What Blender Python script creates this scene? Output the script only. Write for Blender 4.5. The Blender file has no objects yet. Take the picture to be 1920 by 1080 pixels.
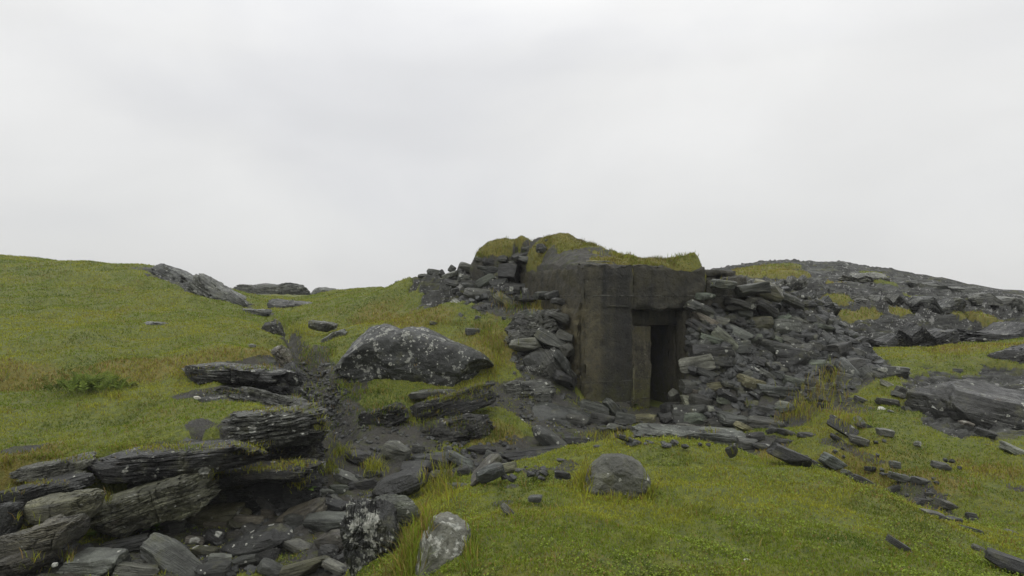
import bpy, math, random
import numpy as np
from mathutils import Euler, Matrix, Vector

SC = bpy.context.scene
COL = SC.collection
F, CX, HY = 1250.0, 960.0, 555.0          # focal length and horizon of the 1920-wide photograph, camera at the origin looking along +Y
R = np.random.default_rng(7)
rnd = random.Random(11)

# ------------------------------------------------------------------ noise
def _hash(ix, iy, iz, seed):
    h = (ix.astype(np.int64) * 374761393 + iy.astype(np.int64) * 668265263 + iz.astype(np.int64) * 2147483647 + seed * 1274126177) & 0xFFFFFFFF
    h = ((h ^ (h >> 13)) * 1274126177) & 0xFFFFFFFF
    h = ((h ^ (h >> 16)) * 2246822519) & 0xFFFFFFFF
    return ((h ^ (h >> 15)) & 0xFFFFFF) / float(0xFFFFFF)

def vnoise(x, y, z, seed=0):
    x, y, z = np.broadcast_arrays(np.asarray(x, float), np.asarray(y, float), np.asarray(z, float))
    ix, iy, iz = np.floor(x), np.floor(y), np.floor(z)
    fx, fy, fz = x - ix, y - iy, z - iz
    fx, fy, fz = (t * t * t * (t * (t * 6 - 15) + 10) for t in (fx, fy, fz))
    ix, iy, iz = ix.astype(np.int64), iy.astype(np.int64), iz.astype(np.int64)
    r = 0.0
    for a in (0, 1):
        for b in (0, 1):
            for c in (0, 1):
                w = (fx if a else 1 - fx) * (fy if b else 1 - fy) * (fz if c else 1 - fz)
                r = r + w * _hash(ix + a, iy + b, iz + c, seed)
    return r * 2 - 1                       # -1..1

def fbm(x, y, z, oct=4, seed=0, gain=0.5, lac=2.03):
    s, a, n = 0.0, 1.0, 0.0
    for o in range(oct):
        s = s + a * vnoise(x * lac ** o, y * lac ** o, z * lac ** o, seed + o * 17)
        n += a
        a *= gain
    return s / n

def sstep(a, b, x):
    t = np.clip((x - a) / (b - a), 0, 1)
    return t * t * (3 - 2 * t)

# ------------------------------------------------------------------ object helpers
def mesh_obj(name, v, f, mat=None, parent=None, sharp=None, smooth=True):
    """v (n,3) array, f (m,k) array with one k: ONE linked mesh object."""
    me = bpy.data.meshes.new(name)
    v = np.asarray(v, np.float32); f = np.asarray(f, np.int32)
    k = f.shape[1]
    me.vertices.add(len(v)); me.vertices.foreach_set('co', v.ravel())
    me.loops.add(f.size); me.loops.foreach_set('vertex_index', f.ravel())
    me.polygons.add(len(f))
    me.polygons.foreach_set('loop_start', np.arange(0, f.size, k, dtype=np.int32))
    me.polygons.foreach_set('loop_total', np.full(len(f), k, np.int32))
    me.update(calc_edges=True); me.validate()
    me.polygons.foreach_set('use_smooth', np.full(len(me.polygons), bool(smooth)))
    if sharp is not None:
        me.set_sharp_from_angle(angle=math.radians(sharp))
    if mat: me.materials.append(mat)
    o = bpy.data.objects.new(name, me); COL.objects.link(o)
    if parent: o.parent = parent
    return o

def tag(o, label=None, cat=None, group=None, kind=None):
    if label: o['label'] = label
    if cat: o['category'] = cat
    if group: o['group'] = group
    if kind: o['kind'] = kind
    return o

def empty(name, loc=(0, 0, 0), rz=0):
    o = bpy.data.objects.new(name, None); COL.objects.link(o)
    o.location = loc; o.rotation_euler = (0, 0, rz); o.empty_display_size = 0.2
    return o

def P(px, py, Y):
    return ((px - CX) / F * Y, Y, (HY - py) / F * Y)

# ------------------------------------------------------------------ node helpers
class NT:
    def __init__(s, tree):
        s.t = tree; s.n = tree.nodes; s.l = tree.links
        s.n.clear()
    def node(s, typ, **kw):
        n = s.n.new(typ)
        for k, v in kw.items():
            if k.startswith('_'): setattr(n, k[1:], v)
        for k, v in kw.items():
            if not k.startswith('_'):
                s.set(n.inputs[k.replace('__', ' ')] if not k.startswith('i') or not k[1:].isdigit() else n.inputs[int(k[1:])], v)
        return n
    def set(s, sock, v):
        if isinstance(v, bpy.types.NodeSocket): s.l.new(v, sock)
        else: sock.default_value = v
    def math(s, op, a, b=None, c=None, clamp=False):
        n = s.n.new('ShaderNodeMath'); n.operation = op; n.use_clamp = clamp
        for i, v in enumerate((a, b, c)):
            if v is not None: s.set(n.inputs[i], v)
        return n.outputs[0]
    def noise(s, vec, scale, detail=4, rough=0.55, dist=0.0):
        n = s.n.new('ShaderNodeTexNoise'); s.set(n.inputs['Vector'], vec)
        n.inputs['Scale'].default_value = scale; n.inputs['Detail'].default_value = detail
        n.inputs['Roughness'].default_value = rough; n.inputs['Distortion'].default_value = dist
        return n.outputs['Fac']
    def ramp(s, fac, a, b, lo=0.0, hi=1.0, smooth=True):
        n = s.n.new('ShaderNodeMapRange'); n.interpolation_type = 'SMOOTHSTEP' if smooth else 'LINEAR'; n.clamp = True
        s.set(n.inputs[0], fac); s.set(n.inputs[1], a); s.set(n.inputs[2], b); s.set(n.inputs[3], lo); s.set(n.inputs[4], hi)
        return n.outputs[0]
    def mix(s, fac, a, b, blend='MIX'):
        n = s.n.new('ShaderNodeMix'); n.data_type = 'RGBA'; n.blend_type = blend
        s.set(n.inputs[0], fac)
        for i, v in ((6, a), (7, b)):
            s.set(n.inputs[i], v if isinstance(v, bpy.types.NodeSocket) else (*v, 1.0) if len(v) == 3 else v)
        return n.outputs[2]
    def mapping(s, vec, scale=(1, 1, 1), rot=(0, 0, 0), loc=(0, 0, 0)):
        n = s.n.new('ShaderNodeMapping'); s.set(n.inputs[0], vec)
        n.inputs['Scale'].default_value = scale; n.inputs['Rotation'].default_value = rot; n.inputs['Location'].default_value = loc
        return n.outputs[0]

def new_mat(name):
    m = bpy.data.materials.new(name); m.use_nodes = True
    return m, NT(m.node_tree)

def finish(t, color, rough, height=None, bstr=0.5, bdist=0.02, spec=0.5):
    b = t.n.new('ShaderNodeBsdfPrincipled')
    t.set(b.inputs['Base Color'], color); t.set(b.inputs['Roughness'], rough)
    t.set(b.inputs['Specular IOR Level'], spec)
    if height is not None:
        bp = t.n.new('ShaderNodeBump'); bp.inputs['Strength'].default_value = bstr; bp.inputs['Distance'].default_value = bdist
        t.set(bp.inputs['Height'], height); t.l.new(bp.outputs[0], b.inputs['Normal'])
    o = t.n.new('ShaderNodeOutputMaterial'); t.l.new(b.outputs[0], o.inputs[0])
    return b

def lichen_mask(t, pos, amount):
    """round crusts of two sizes plus ragged blotches; amount 0..1"""
    wob = t.n.new('ShaderNodeVectorMath'); wob.operation = 'ADD'
    t.l.new(pos, wob.inputs[0])
    nz = t.n.new('ShaderNodeTexNoise'); t.l.new(pos, nz.inputs['Vector']); nz.inputs['Scale'].default_value = 22; nz.inputs['Detail'].default_value = 3
    sc = t.n.new('ShaderNodeVectorMath'); sc.operation = 'SCALE'; t.l.new(nz.outputs['Color'], sc.inputs[0]); sc.inputs['Scale'].default_value = 0.05
    t.l.new(sc.outputs[0], wob.inputs[1])
    out = None
    gather = t.ramp(t.noise(pos, 1.9, 3, .5), .38, .60, .45, 1.0)
    for s, r in ((4.6, 0.34), (9.5, 0.40), (20.0, 0.42)):
        v = t.n.new('ShaderNodeTexVoronoi'); t.l.new(wob.outputs[0], v.inputs['Vector']); v.inputs['Scale'].default_value = s
        sp = t.n.new('ShaderNodeSeparateColor'); t.l.new(v.outputs['Color'], sp.inputs[0])
        on = t.math('LESS_THAN', sp.outputs[0], t.math('MULTIPLY', t.math('MULTIPLY', amount, 0.85), gather))
        rad = t.math('MULTIPLY', t.math('POWER', sp.outputs[1], 1.4), r)
        disc = t.ramp(v.outputs['Distance'], rad, t.math('MULTIPLY', rad, .86))
        ring = t.ramp(t.math('DIVIDE', v.outputs['Distance'], t.math('ADD', rad, .001)), .15, .7, .45, 1.0)
        m = t.math('MULTIPLY', t.math('MULTIPLY', on, disc), ring)
        out = m if out is None else t.math('MAXIMUM', out, m)
    blot = t.noise(pos, 5.0, 8, 0.72)
    thr = t.math('SUBTRACT', 0.78, t.math('MULTIPLY', amount, 0.26))
    bl = t.ramp(blot, thr, t.math('ADD', thr, 0.03))
    bl = t.math('MULTIPLY', bl, t.ramp(amount, 0.45, 1.0))
    return t.math('MAXIMUM', out, bl)

def rock_material(name, strata=9.0, EDGE=.22, BUMP=.8, LAY=1.0):
    m, t = new_mat(name)
    geo = t.n.new('ShaderNodeNewGeometry'); pos = geo.outputs['Position']
    tc = t.n.new('ShaderNodeTexCoord')
    info = t.n.new('ShaderNodeObjectInfo')
    amount = info.outputs['Alpha']
    base = info.outputs['Color']
    off = t.n.new('ShaderNodeVectorMath'); off.operation = 'ADD'
    t.l.new(tc.outputs['Object'], off.inputs[0])
    rv = t.math('MULTIPLY', info.outputs['Random'], 37.0); cv = t.n.new('ShaderNodeCombineXYZ')
    for i in range(3): t.l.new(rv, cv.inputs[i])
    t.l.new(cv.outputs[0], off.inputs[1])
    lay = t.mapping(off.outputs[0], scale=(0.9, 0.9, strata))
    s1 = t.noise(lay, 1.6, 5, 0.62, 0.6)
    s2 = t.noise(t.mapping(off.outputs[0], scale=(2.2, 2.2, strata * 3)), 2.2, 4, 0.6)
    big = t.noise(pos, 2.3, 5, 0.6)
    fine = t.noise(pos, 46, 5, 0.7)
    shade = t.math('MULTIPLY', t.ramp(big, 0.3, 0.72, 0.5, 1.4), t.ramp(s1, 0.3, 0.7, 1 - .5 * LAY, 1 + .5 * LAY))
    shade = t.math('MULTIPLY', shade, t.ramp(fine, 0.25, 0.75, 0.7, 1.32))
    c = t.mix(1.0, base, t.mix(0.0, (1, 1, 1), (1, 1, 1)), 'MULTIPLY')
    vm = t.n.new('ShaderNodeVectorMath'); vm.operation = 'SCALE'; t.l.new(c, vm.inputs[0]); t.l.new(shade, vm.inputs['Scale'])
    c = vm.outputs[0]
    # algae and rust tints with ragged outlines
    alg = t.ramp(t.noise(pos, 3.1, 6, 0.65), 0.56, 0.68, 0, 0.55)
    c = t.mix(alg, c, (0.075, 0.076, 0.034))
    rust = t.ramp(t.noise(t.mapping(pos, loc=(7, 3, 1)), 2.1, 6, 0.7), 0.64, 0.72, 0, 0.5)
    c = t.mix(rust, c, (0.07, 0.055, 0.035))
    # quartz seams
    seam = t.math('MULTIPLY', t.ramp(s2, 0.66, 0.72), t.ramp(big, 0.52, 0.62, 0, 0.5 * LAY))
    c = t.mix(seam, c, (0.25, 0.25, 0.235))
    edge = t.math('MULTIPLY', t.ramp(s2, .56, .64), t.ramp(t.noise(pos, 4.2, 4, .6), .5, .62))  # lichen streaks along the beds; also puts highlights on ledge edges into the colour
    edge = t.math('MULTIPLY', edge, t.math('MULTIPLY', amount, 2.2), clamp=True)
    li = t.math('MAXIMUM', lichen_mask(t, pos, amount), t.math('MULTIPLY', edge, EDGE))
    lc = t.mix(t.ramp(t.noise(pos, 30, 3), 0.3, 0.7), (0.15, 0.16, 0.135), (0.42, 0.42, 0.37))
    c = t.mix(li, c, lc)
    h = t.math('ADD', t.math('MULTIPLY', s1, 0.55 * LAY), t.math('MULTIPLY', s2, 0.3 * LAY))
    h = t.math('ADD', h, t.math('MULTIPLY', fine, 0.28))
    h = t.math('ADD', h, t.math('MULTIPLY', t.noise(pos, 11, 6, 0.65), 0.7))
    rough = t.ramp(t.noise(pos, 6, 4), 0.3, 0.7, 0.27, 0.6)
    rough = t.math('MAXIMUM', rough, t.math('MULTIPLY', li, 0.85))
    finish(t, c, rough, h, BUMP, 0.05, 0.55)
    return m

M_ROCK = rock_material('schist', 7.0)
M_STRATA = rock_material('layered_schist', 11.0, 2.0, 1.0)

M_BOULDER = rock_material('weathered_boulder', 1.5, 0.0, 1.0, .45)

# ------------------------------------------------------------------ terrain heights: thin plate through surveyed points
TP = []
def tp(px, py, Y): TP.append(P(px, py, Y))
for a in [
    # grassy knoll in front
    (900,1080,3.95),(1300,1080,3.9),(1700,1080,4.05),(1920,1080,4.5),(760,1060,4.6),(900,1000,4.7),(1300,1000,4.7),(1600,1000,4.9),
    (1000,900,6.0),(1300,900,6.2),(1500,940,5.8),(850,928,5.9),(1000,874,6.9),(1130,833,7.8),(1300,833,7.9),(1450,864,7.4),(1640,922,6.6),(1800,1012,5.4),
    # gully floor
    (300,1075,6.25),(90,1075,6.0),(520,1045,6.7),(500,965,7.9),(640,900,9.0),(750,865,9.8),(640,832,10.3),(880,860,9.9),(1050,835,10.8),(1150,795,11.9),(1220,768,13.3),
    (600,765,11.6),(590,700,13.3),(550,650,15.5),(510,600,19),(470,567,26),(450,552,34),
    (660,1010,6.9),(620,1080,6.0),
    # left shelf and the terrace above it
    (100,852,8.0),(300,842,8.15),(420,803,8.7),(540,772,9.2),(200,790,9.1),(0,790,8.9),(400,762,9.6),
    (180,735,10.3),(0,735,10.3),(430,722,10.6),(0,690,11),(200,686,11.2),(400,681,11.4),(505,668,11.8),(0,720,10.85),(150,718,10.95),(300,714,11.05),(420,708,11.15),(0,672,11.6),(250,668,11.9),
    (150,612,14.6),(300,655,12.6),(300,607,14.4),(390,640,13.0),
    (0,640,13),(250,630,13.5),(450,612,14.5),(515,628,13.8),(0,590,16),(250,590,16.5),(420,588,17.5),
    (0,540,21),(200,540,21.5),(350,560,20),(-80,468,30),(0,479,30),(80,485,30),(130,497,29),(200,498,28.5),(300,505,26),(400,548,24),(440,572,23),
    # middle hill
    (680,645,14.5),(620,692,13),(640,622,16),(600,586,20),(700,560,22),(700,543,26),(620,549,29),(800,590,15.5),(850,570,16),(850,545,17),(770,556,18.5),
    (900,612,14.5),(930,652,13.7),(800,738,11.9),(930,702,12.8),(700,745,11.8),(860,835,10.5),(700,805,10.8),(960,815,11),(1050,795,11.6),(1000,722,12.6),(1060,752,12.4),
    (920,562,15.6),(880,547,16.6),(905,500,17.2),(960,498,17.0),(905,507,16.7),(868,508,16.95),(948,505,16.55),(850,508,17.8),(880,494,17.4),(800,524,18.8),(750,534,20.5),(960,582,15),(1000,605,14.2),(1045,690,13.3),(1090,755,12.9),
    # right of the doorway
    (1480,805,11.2),(1400,822,10.6),(1560,745,12.2),(1640,712,12.5),(1700,690,13.2),(1600,782,10.8),(1700,800,10),(1550,852,9.3),(1700,900,8.0),
    (1820,852,9.0),(1850,960,7.2),(1920,900,8.1),(1920,1000,6.3),(1500,872,9.4),(1640,928,8.25),(1750,988,7.05),
    (1760,742,11.6),(1920,770,11),(1920,840,9.2),(1850,692,13),(1700,670,15),(1800,657,15.5),(1920,648,15.5),
    (1570,650,16.5),(1650,658,16.8),(1800,645,16.8),(1920,636,16.8),(1560,600,18),(1700,600,18.3),(1850,592,18.8),(1920,595,18.8),
    (1450,535,22),(1550,550,21),(1700,550,22),(1850,560,22),(1380,499,27),(1430,489,28),(1500,487,28),(1600,494,28),(1700,509,28),(1800,528,28),(1920,547,28),
]: tp(*a)
for a in [(0,0,-1.65),(-1.5,1,-1.9),(2.5,1,-1.68),(-4,1.5,-2.35),(-3,3.5,-2.5),(-2.2,4.5,-2.55),(1.5,9.3,-2.42),(2.4,9.6,-2.42),(0.5,9.2,-2.45),(2.3,11.8,-2.32),(2.6,13,-2.28),(6.4,3.5,-2.1),(9,7,-2.1),(11,12,-1.4),
          (-9,8,-1.6),(-14,12,-.9),(-22,20,.6),(-24,33,1.7),(-16,36,.1),(-12,38,0),(-9,30,-.2),(-4,40,-.1),(0.2,18.3,.6),(-.8,18.6,.5),(2,19,.35),(4.2,18.3,.2),(2,24,.25),(6.6,16.6,-.55),(5.4,16.2,-.2),
          (3,32,-.2),(12,37,.7),(22,30,.3),(20,18,-.6),(16,24,.2),(0,48,-.6),(-20,48,.1),(20,48,-.3),(0,-12,-2.5),(-12,-8,-2.5),(14,-6,-2.4),(-30,5,-.5),(30,8,-1.5),(-40,30,1.5),(40,30,-.5)]: TP.append(a)
TP = np.array(TP)

def tps_fit(pts, lam):
    n = len(pts); d2 = ((pts[:, None, :2] - pts[None, :, :2]) ** 2).sum(-1)
    K = 0.5 * d2 * np.log(d2 + 1e-9)
    A = np.zeros((n + 3, n + 3)); A[:n, :n] = K + lam * np.eye(n); A[:n, n] = 1; A[:n, n + 1:] = pts[:, :2]; A[n:, :n] = A[:n, n:].T
    return np.linalg.solve(A, np.concatenate([pts[:, 2], np.zeros(3)]))
def tps_eval(w, pts, x, y):
    x, y = np.ravel(x), np.ravel(y); out = np.empty(len(x)); n = len(pts)
    for i in range(0, len(x), 20000):
        xs, ys = x[i:i + 20000, None], y[i:i + 20000, None]
        d2 = (xs - pts[None, :, 0]) ** 2 + (ys - pts[None, :, 1]) ** 2
        out[i:i + 20000] = (0.5 * d2 * np.log(d2 + 1e-9)) @ w[:n] + w[n] + w[n + 1] * xs[:, 0] + w[n + 2] * ys[:, 0]
    return out
W = tps_fit(TP, 0.004)

# bunker frame: u runs along the front wall, v back into the mass
UO, AU = np.array([1.404, 13.0]), math.radians(20)
CU, SU = math.cos(AU), math.sin(AU)
def to_uv(x, y): return (x - UO[0]) * CU + (y - UO[1]) * SU, -(x - UO[0]) * SU + (y - UO[1]) * CU
def from_uv(u, v): return UO[0] + u * CU - v * SU, UO[1] + u * SU + v * CU

# the heap of stones right of the doorway
PILE = np.array([P(*a) for a in [(1330,535,14.3),(1390,535,14.7),(1440,545,14.9),(1510,558,14.8),(1580,596,14.5),(1648,656,13.8),(1700,692,13.2),(1262,778,12.5),(1350,803,11.7),(1470,803,11.2),(1560,748,12.2),
                                 (1300,600,13.45),(1290,690,13.0),(1400,620,13.8),(1400,710,12.7),(1500,632,13.95),(1500,725,12.5),(1590,672,13.3)]])
WP = tps_fit(PILE, 0.01)
POLY = np.array([(3.62,13.83),(3.05,12.45),(3.6,11.7),(4.6,11.1),(5.9,12.0),(7.3,12.8),(7.7,13.8),(7.0,15.0),(5.9,15.4),(4.4,14.9)])
def poly_sd(x, y, poly):
    """signed distance to a polygon, positive inside"""
    d = np.full(np.shape(x), 1e9); ins = np.zeros(np.shape(x), bool)
    for i in range(len(poly)):
        ax, ay = poly[i]; bx, by = poly[(i + 1) % len(poly)]
        ex, ey = bx - ax, by - ay
        t = np.clip(((x - ax) * ex + (y - ay) * ey) / (ex * ex + ey * ey), 0, 1)
        d = np.minimum(d, np.hypot(x - ax - t * ex, y - ay - t * ey))
        c = ((ay > y) != (by > y)) & (x < (bx - ax) * (y - ay) / ((by - ay) + 1e-12) + ax)
        ins ^= c
    return np.where(ins, d, -d)

def axis(*segs):
    a = [segs[0][0]]
    for (s, e, d) in segs:
        n = max(1, int(round((e - s) / d))); a += list(s + (e - s) * (np.arange(n) + 1) / n)
    return np.array(a)
def grow(start, end, d, g=1.22):
    out = [start]
    while out[-1] < end: out.append(out[-1] + d); d *= g
    return out
AX = axis((-16, -9, .1), (-9, 8.6, .05), (8.6, 16, .1))
AX = np.array([-v for v in grow(16, 700, .3)[1:]][::-1] + list(AX) + grow(16, 700, .3)[1:])
AY = axis((0.5, 2.5, .2), (2.5, 20, .05), (20, 34, .1), (34, 50, .4))
AY = np.array([-v for v in grow(-.5, 90, .5)[1:]][::-1] + list(AY) + grow(50, 900, .6)[1:])
GX, GY = np.meshgrid(AX, AY)
H = tps_eval(W, TP, GX, GY).reshape(GX.shape)
rr = np.hypot(GX, GY - 15)
H = H + (-5.0 - H) * sstep(34, 95, rr)
FLOOR = np.array([P(*a) for a in [(300,1075,6.25),(90,1075,6.0),(-150,1075,6.0),(520,1045,6.7),(500,965,7.9),(640,900,9.0),(750,865,9.8),(640,832,10.3),(600,1085,6.0),(350,945,8.2),(150,1000,7.2),(600,880,9.2),(650,1000,7.1)]] + [(-1.5,4,-2.65),(-5,4,-2.5)])
FLOOR[:, 2] -= .14
WF = tps_fit(FLOOR, .01)
GULLY = np.array([P(a, 900, Y)[:2] for a, Y in [(-250,7.7),(0,7.75),(100,7.95),(180,8.0),(300,8.12),(430,8.42),(500,8.75),(600,9.05),(618,9.4),(640,10.2),(700,9.9),(735,8.9),(735,7.9),(700,6.6),(668,6.0),(660,5.2),(640,4.2),(-250,4.2)]])
gsd = poly_sd(GX, GY, GULLY) + .09 * fbm(GX * 2.5, GY * 2.5, 0, 3, 3)
gn = (gsd > -.3) & (np.abs(GX) < 9) & (GY < 12)
hf = H.copy(); hf[gn] = tps_eval(WF, FLOOR, GX[gn], GY[gn])
H = np.where(hf < H, H + (hf - H) * sstep(-.04, .22, gsd), H)
CLEFT = np.array([((a - CX) / F * Y, Y) for a, Y in [(600,9.6),(568,10.6),(556,11.4),(540,12.2),(532,13.4),(524,15.0),(505,17.5),(480,20.5),(520,20.5),(560,17.5),(580,15),(625,13),(650,11.8),(680,10.6)]])
csd = poly_sd(GX, GY, CLEFT) + .06 * fbm(GX * 3, GY * 3, 0, 3, 4)
H = H - .30 * sstep(-.02, .26, csd) * sstep(9.4, 10.8, GY) * sstep(20.5, 17, GY)
u_, v_ = to_uv(GX, GY)
inside_b = (u_ > 0.12) & (u_ < 3.95) & (v_ > 0.12) & (v_ < 4.6)
H = np.where((u_ > 1.0) & (u_ < 2.62) & (v_ > -0.35) & (v_ < .4), np.minimum(H, -2.29), H)
H = np.where(inside_b, np.minimum(H, -2.33), H)
sd = poly_sd(GX, GY, POLY)
near = sd > -0.8
hp = np.full(H.shape, -99.0)
hp[near] = tps_eval(WP, PILE, GX[near], GY[near]) - 0.16
front = (v_ < 0.02) | (u_ > 3.95)
lift = sstep(-0.05, 0.12, sd)
H = np.where(near & front & (hp > H), H + (hp - H) * lift, H)
PILEMASK = sstep(-0.25, 0.1, sd) * front

def grid_at(G, x, y):
    i = np.clip(np.searchsorted(AX, x) - 1, 0, len(AX) - 2); j = np.clip(np.searchsorted(AY, y) - 1, 0, len(AY) - 2)
    fx = (x - AX[i]) / (AX[i + 1] - AX[i]); fy = (y - AY[j]) / (AY[j + 1] - AY[j])
    return (G[j, i] * (1 - fx) + G[j, i + 1] * fx) * (1 - fy) + (G[j + 1, i] * (1 - fx) + G[j + 1, i + 1] * fx) * fy

_T = np.concatenate([np.arange(2.6, 20, .02), np.arange(20, 48, .06)])
def ground(px, py):
    """first point of the ground along the sight line through a photograph pixel"""
    x, z = (px - CX) / F * _T, (HY - py) / F * _T
    h = grid_at(H, x, _T)
    k = np.nonzero(h >= z)[0]
    Y = float(_T[k[0]]) if len(k) else 30.0
    return P(px, py, Y)

# ------------------------------------------------------------------ cover masks, as patches lying in the world
DIRT = np.zeros(H.shape); ROCK = np.zeros(H.shape); DRY = np.zeros(H.shape)
NZ = fbm(GX * 1.3, GY * 1.3, 0, 4, 5)
NZ2 = fbm(GX * 4.5, GY * 4.5, 0, 3, 9)
def patch(G, pts, r, w=1.0, edge=0.5):
    q = [ground(*p) for p in pts]
    if len(q) == 1: q = q * 2
    d = np.full(H.shape, 1e9)
    for a, b in zip(q[:-1], q[1:]):
        ex, ey = b[0] - a[0], b[1] - a[1]; L = ex * ex + ey * ey + 1e-9
        t = np.clip(((GX - a[0]) * ex + (GY - a[1]) * ey) / L, 0, 1)
        d = np.minimum(d, np.hypot(GX - a[0] - t * ex, GY - a[1] - t * ey))
    d = d / r + NZ * 0.5 + NZ2 * 0.42
    np.maximum(G, w * (1 - sstep(1 - edge * .5, 1 + edge * .5, d)), out=G)
# bare gravel and mud
patch(DIRT, [(640,830),(600,770),(590,720),(570,680)], .42)
patch(DIRT, [(560,670),(545,640)], .22)
patch(DIRT, [(660,730),(640,770)], .25)
patch(DIRT, [(960,740),(1000,770),(1060,790)], .55)
patch(DIRT, [(700,850),(640,900),(560,960),(450,1000),(300,1060),(100,1075)], 1.0)
patch(DIRT, [(600,1070),(620,960)], .62)
patch(DIRT, [(700,880),(900,865),(1060,832)], .5)
patch(DIRT, [(1100,800),(1220,770),(1250,800)], .6)
patch(DIRT, [(1250,812),(1400,832)], .55)
patch(DIRT, [(440,800),(480,785)], .3)
patch(DIRT, [(370,800)], .22); patch(DIRT, [(460,720),(420,735),(350,745)], .22)
patch(DIRT, [(430,690),(500,682)], .16)
patch(DIRT, [(60,845),(20,850)], .14)
patch(DIRT, [(1060,740),(1010,690),(1010,620)], .4)
patch(DIRT, [(860,545),(960,575),(1040,590)], .6)
patch(DIRT, [(1000,880),(1060,870)], .15, .7); patch(DIRT, [(955,905)], .1, .6); patch(DIRT, [(940,935)], .1, .6)
patch(DIRT, [(1560,830),(1640,860)], .18, .6); patch(DIRT, [(1700,905),(1760,965)], .2, .7); patch(DIRT, [(1540,760),(1620,770)], .3, .8)
patch(DIRT, [(1900,915)], .12, .8); patch(DIRT, [(1700,1030)], .05, .8); patch(DIRT, [(1500,870),(1620,915)], .15, .8)
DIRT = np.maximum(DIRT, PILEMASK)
# bedrock: the right hill, skyline crags on the left
hx = sstep(4.2, 5.2, GX + NZ * .6) * sstep(16.1, 16.5, GY - .03 * (GX - 8) + NZ * .25) * sstep(45, 38, GY)
hx = np.maximum(hx, sstep(5.6, 6.2, GX + NZ * .3) * sstep(15.2, 16.0, GY + NZ * .4) * (GX < 8.6) * sstep(45, 38, GY))
ROCK = np.maximum(ROCK, hx)
GP = np.zeros(H.shape)                     # turf patches on the bedrock
for pts, r in [([(1410,512),(1480,516)], .65), ([(1420,535),(1450,540)], .45), ([(1570,567)], .45), ([(1590,595),(1640,590)], .26), ([(1690,588)], .3), ([(1850,592),(1830,585)], .32), ([(1790,585)], .3),
               ([(1720,552)], .4), ([(1480,548)], .35), ([(1400,503),(1470,500)], .6), ([(1660,530)],.3), ([(1570,530)], .3), ([(1800,560)], .2), ([(1640,515)], .4)]:
    patch(GP, pts, r)
ROCK = ROCK * (1 - GP)
patch(ROCK, [(320,510),(370,535),(420,570)], 1.2)
patch(ROCK, [(1800,730),(1900,760),(1840,790)], 1.0); patch(ROCK, [(1900,700)], .7)
patch(ROCK, [(480,585)], .5)
for q_ in ([(470,745),(560,750),(590,785)], .55), ([(520,790),(590,800)], .4), ([(400,745),(470,740)], .25), ([(300,880),(560,860)], .35), ([(740,525),(860,530),(960,545)], .75): patch(ROCK, *q_)
# dry rusty turf
patch(DRY, [(1400,512),(1500,516),(1640,590),(1850,590)], 1.6, .8, 1.5)
for pts, r in [([(0,690),(250,690),(480,668)], .35), ([(0,870),(60,880)], .3), ([(1500,760),(1560,700)], .5), ([(1480,770)], .4), ([(990,570),(950,575)], .5), ([(900,640),(930,660)], .5), ([(780,1000),(770,1060)], .25),
               ([(900,830)], .3), ([(1020,575)], .4), ([(1780,670),(1900,660)], .5), ([(1600,870),(1750,900)], .35), ([(1440,850)], .3), ([(930,815),(960,830)], .3), ([(700,585),(800,600)], .6), ([(1850,880)], .4)]:
    patch(DRY, pts, r, 1.0, 1.2)
DRY = np.clip(DRY + sstep(.15, .7, fbm(GX * .8, GY * .8, 3, 4, 21)) * .32 + sstep(.1, .6, fbm(GX * 3, GY * 3, 3, 3, 22)) * .2, 0, 1)

# relief on top of the survey
G0 = np.clip(1 - np.maximum(DIRT, ROCK), 0, 1)
rel = G0 * (fbm(GX * .9, GY * .9, 0, 4, 31) * .125 + fbm(GX * .33, GY * .45, 0, 2, 30) * .24 * sstep(11, 14, GY) * (1 - sstep(22, 27, GY)) + np.maximum(fbm(GX * 3.2, GY * 3.2, 0, 3, 32), -.3) * .05)
rel += DIRT * (fbm(GX * 5, GY * 5, 0, 4, 33) * .06 + np.maximum(fbm(GX * 11, GY * 11, 0, 2, 39), 0) * .05)
farw = sstep(12, 20, GY)
calm = 1 - .5 * sstep(19.5, 25, GY)
t_ = GX * .25 + GY * .12
rid = 1 - np.abs(fbm(GX * .55 + t_ * .2, GY * 1.1, 0, 5, 34))
rid2 = 1 - np.abs(fbm(GX * 1.9, GY * 3.4, 0, 4, 35))
rel += ROCK * (calm * 1.4 - .4) * ((rid - .75) * .6 * (.1 + .9 * farw) + (rid2 - .75) * .26 * (.2 + .8 * farw) + fbm(GX * 5, GY * 8, 0, 3, 36) * .06)
rel *= sstep(60, 40, rr) * .9 + .1
keep_flat = (u_ > -.1) & (u_ < 4.0) & (v_ > -.5) & (v_ < 4.7)
rel = np.where(keep_flat, 0, rel)
H2 = H + rel
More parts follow.
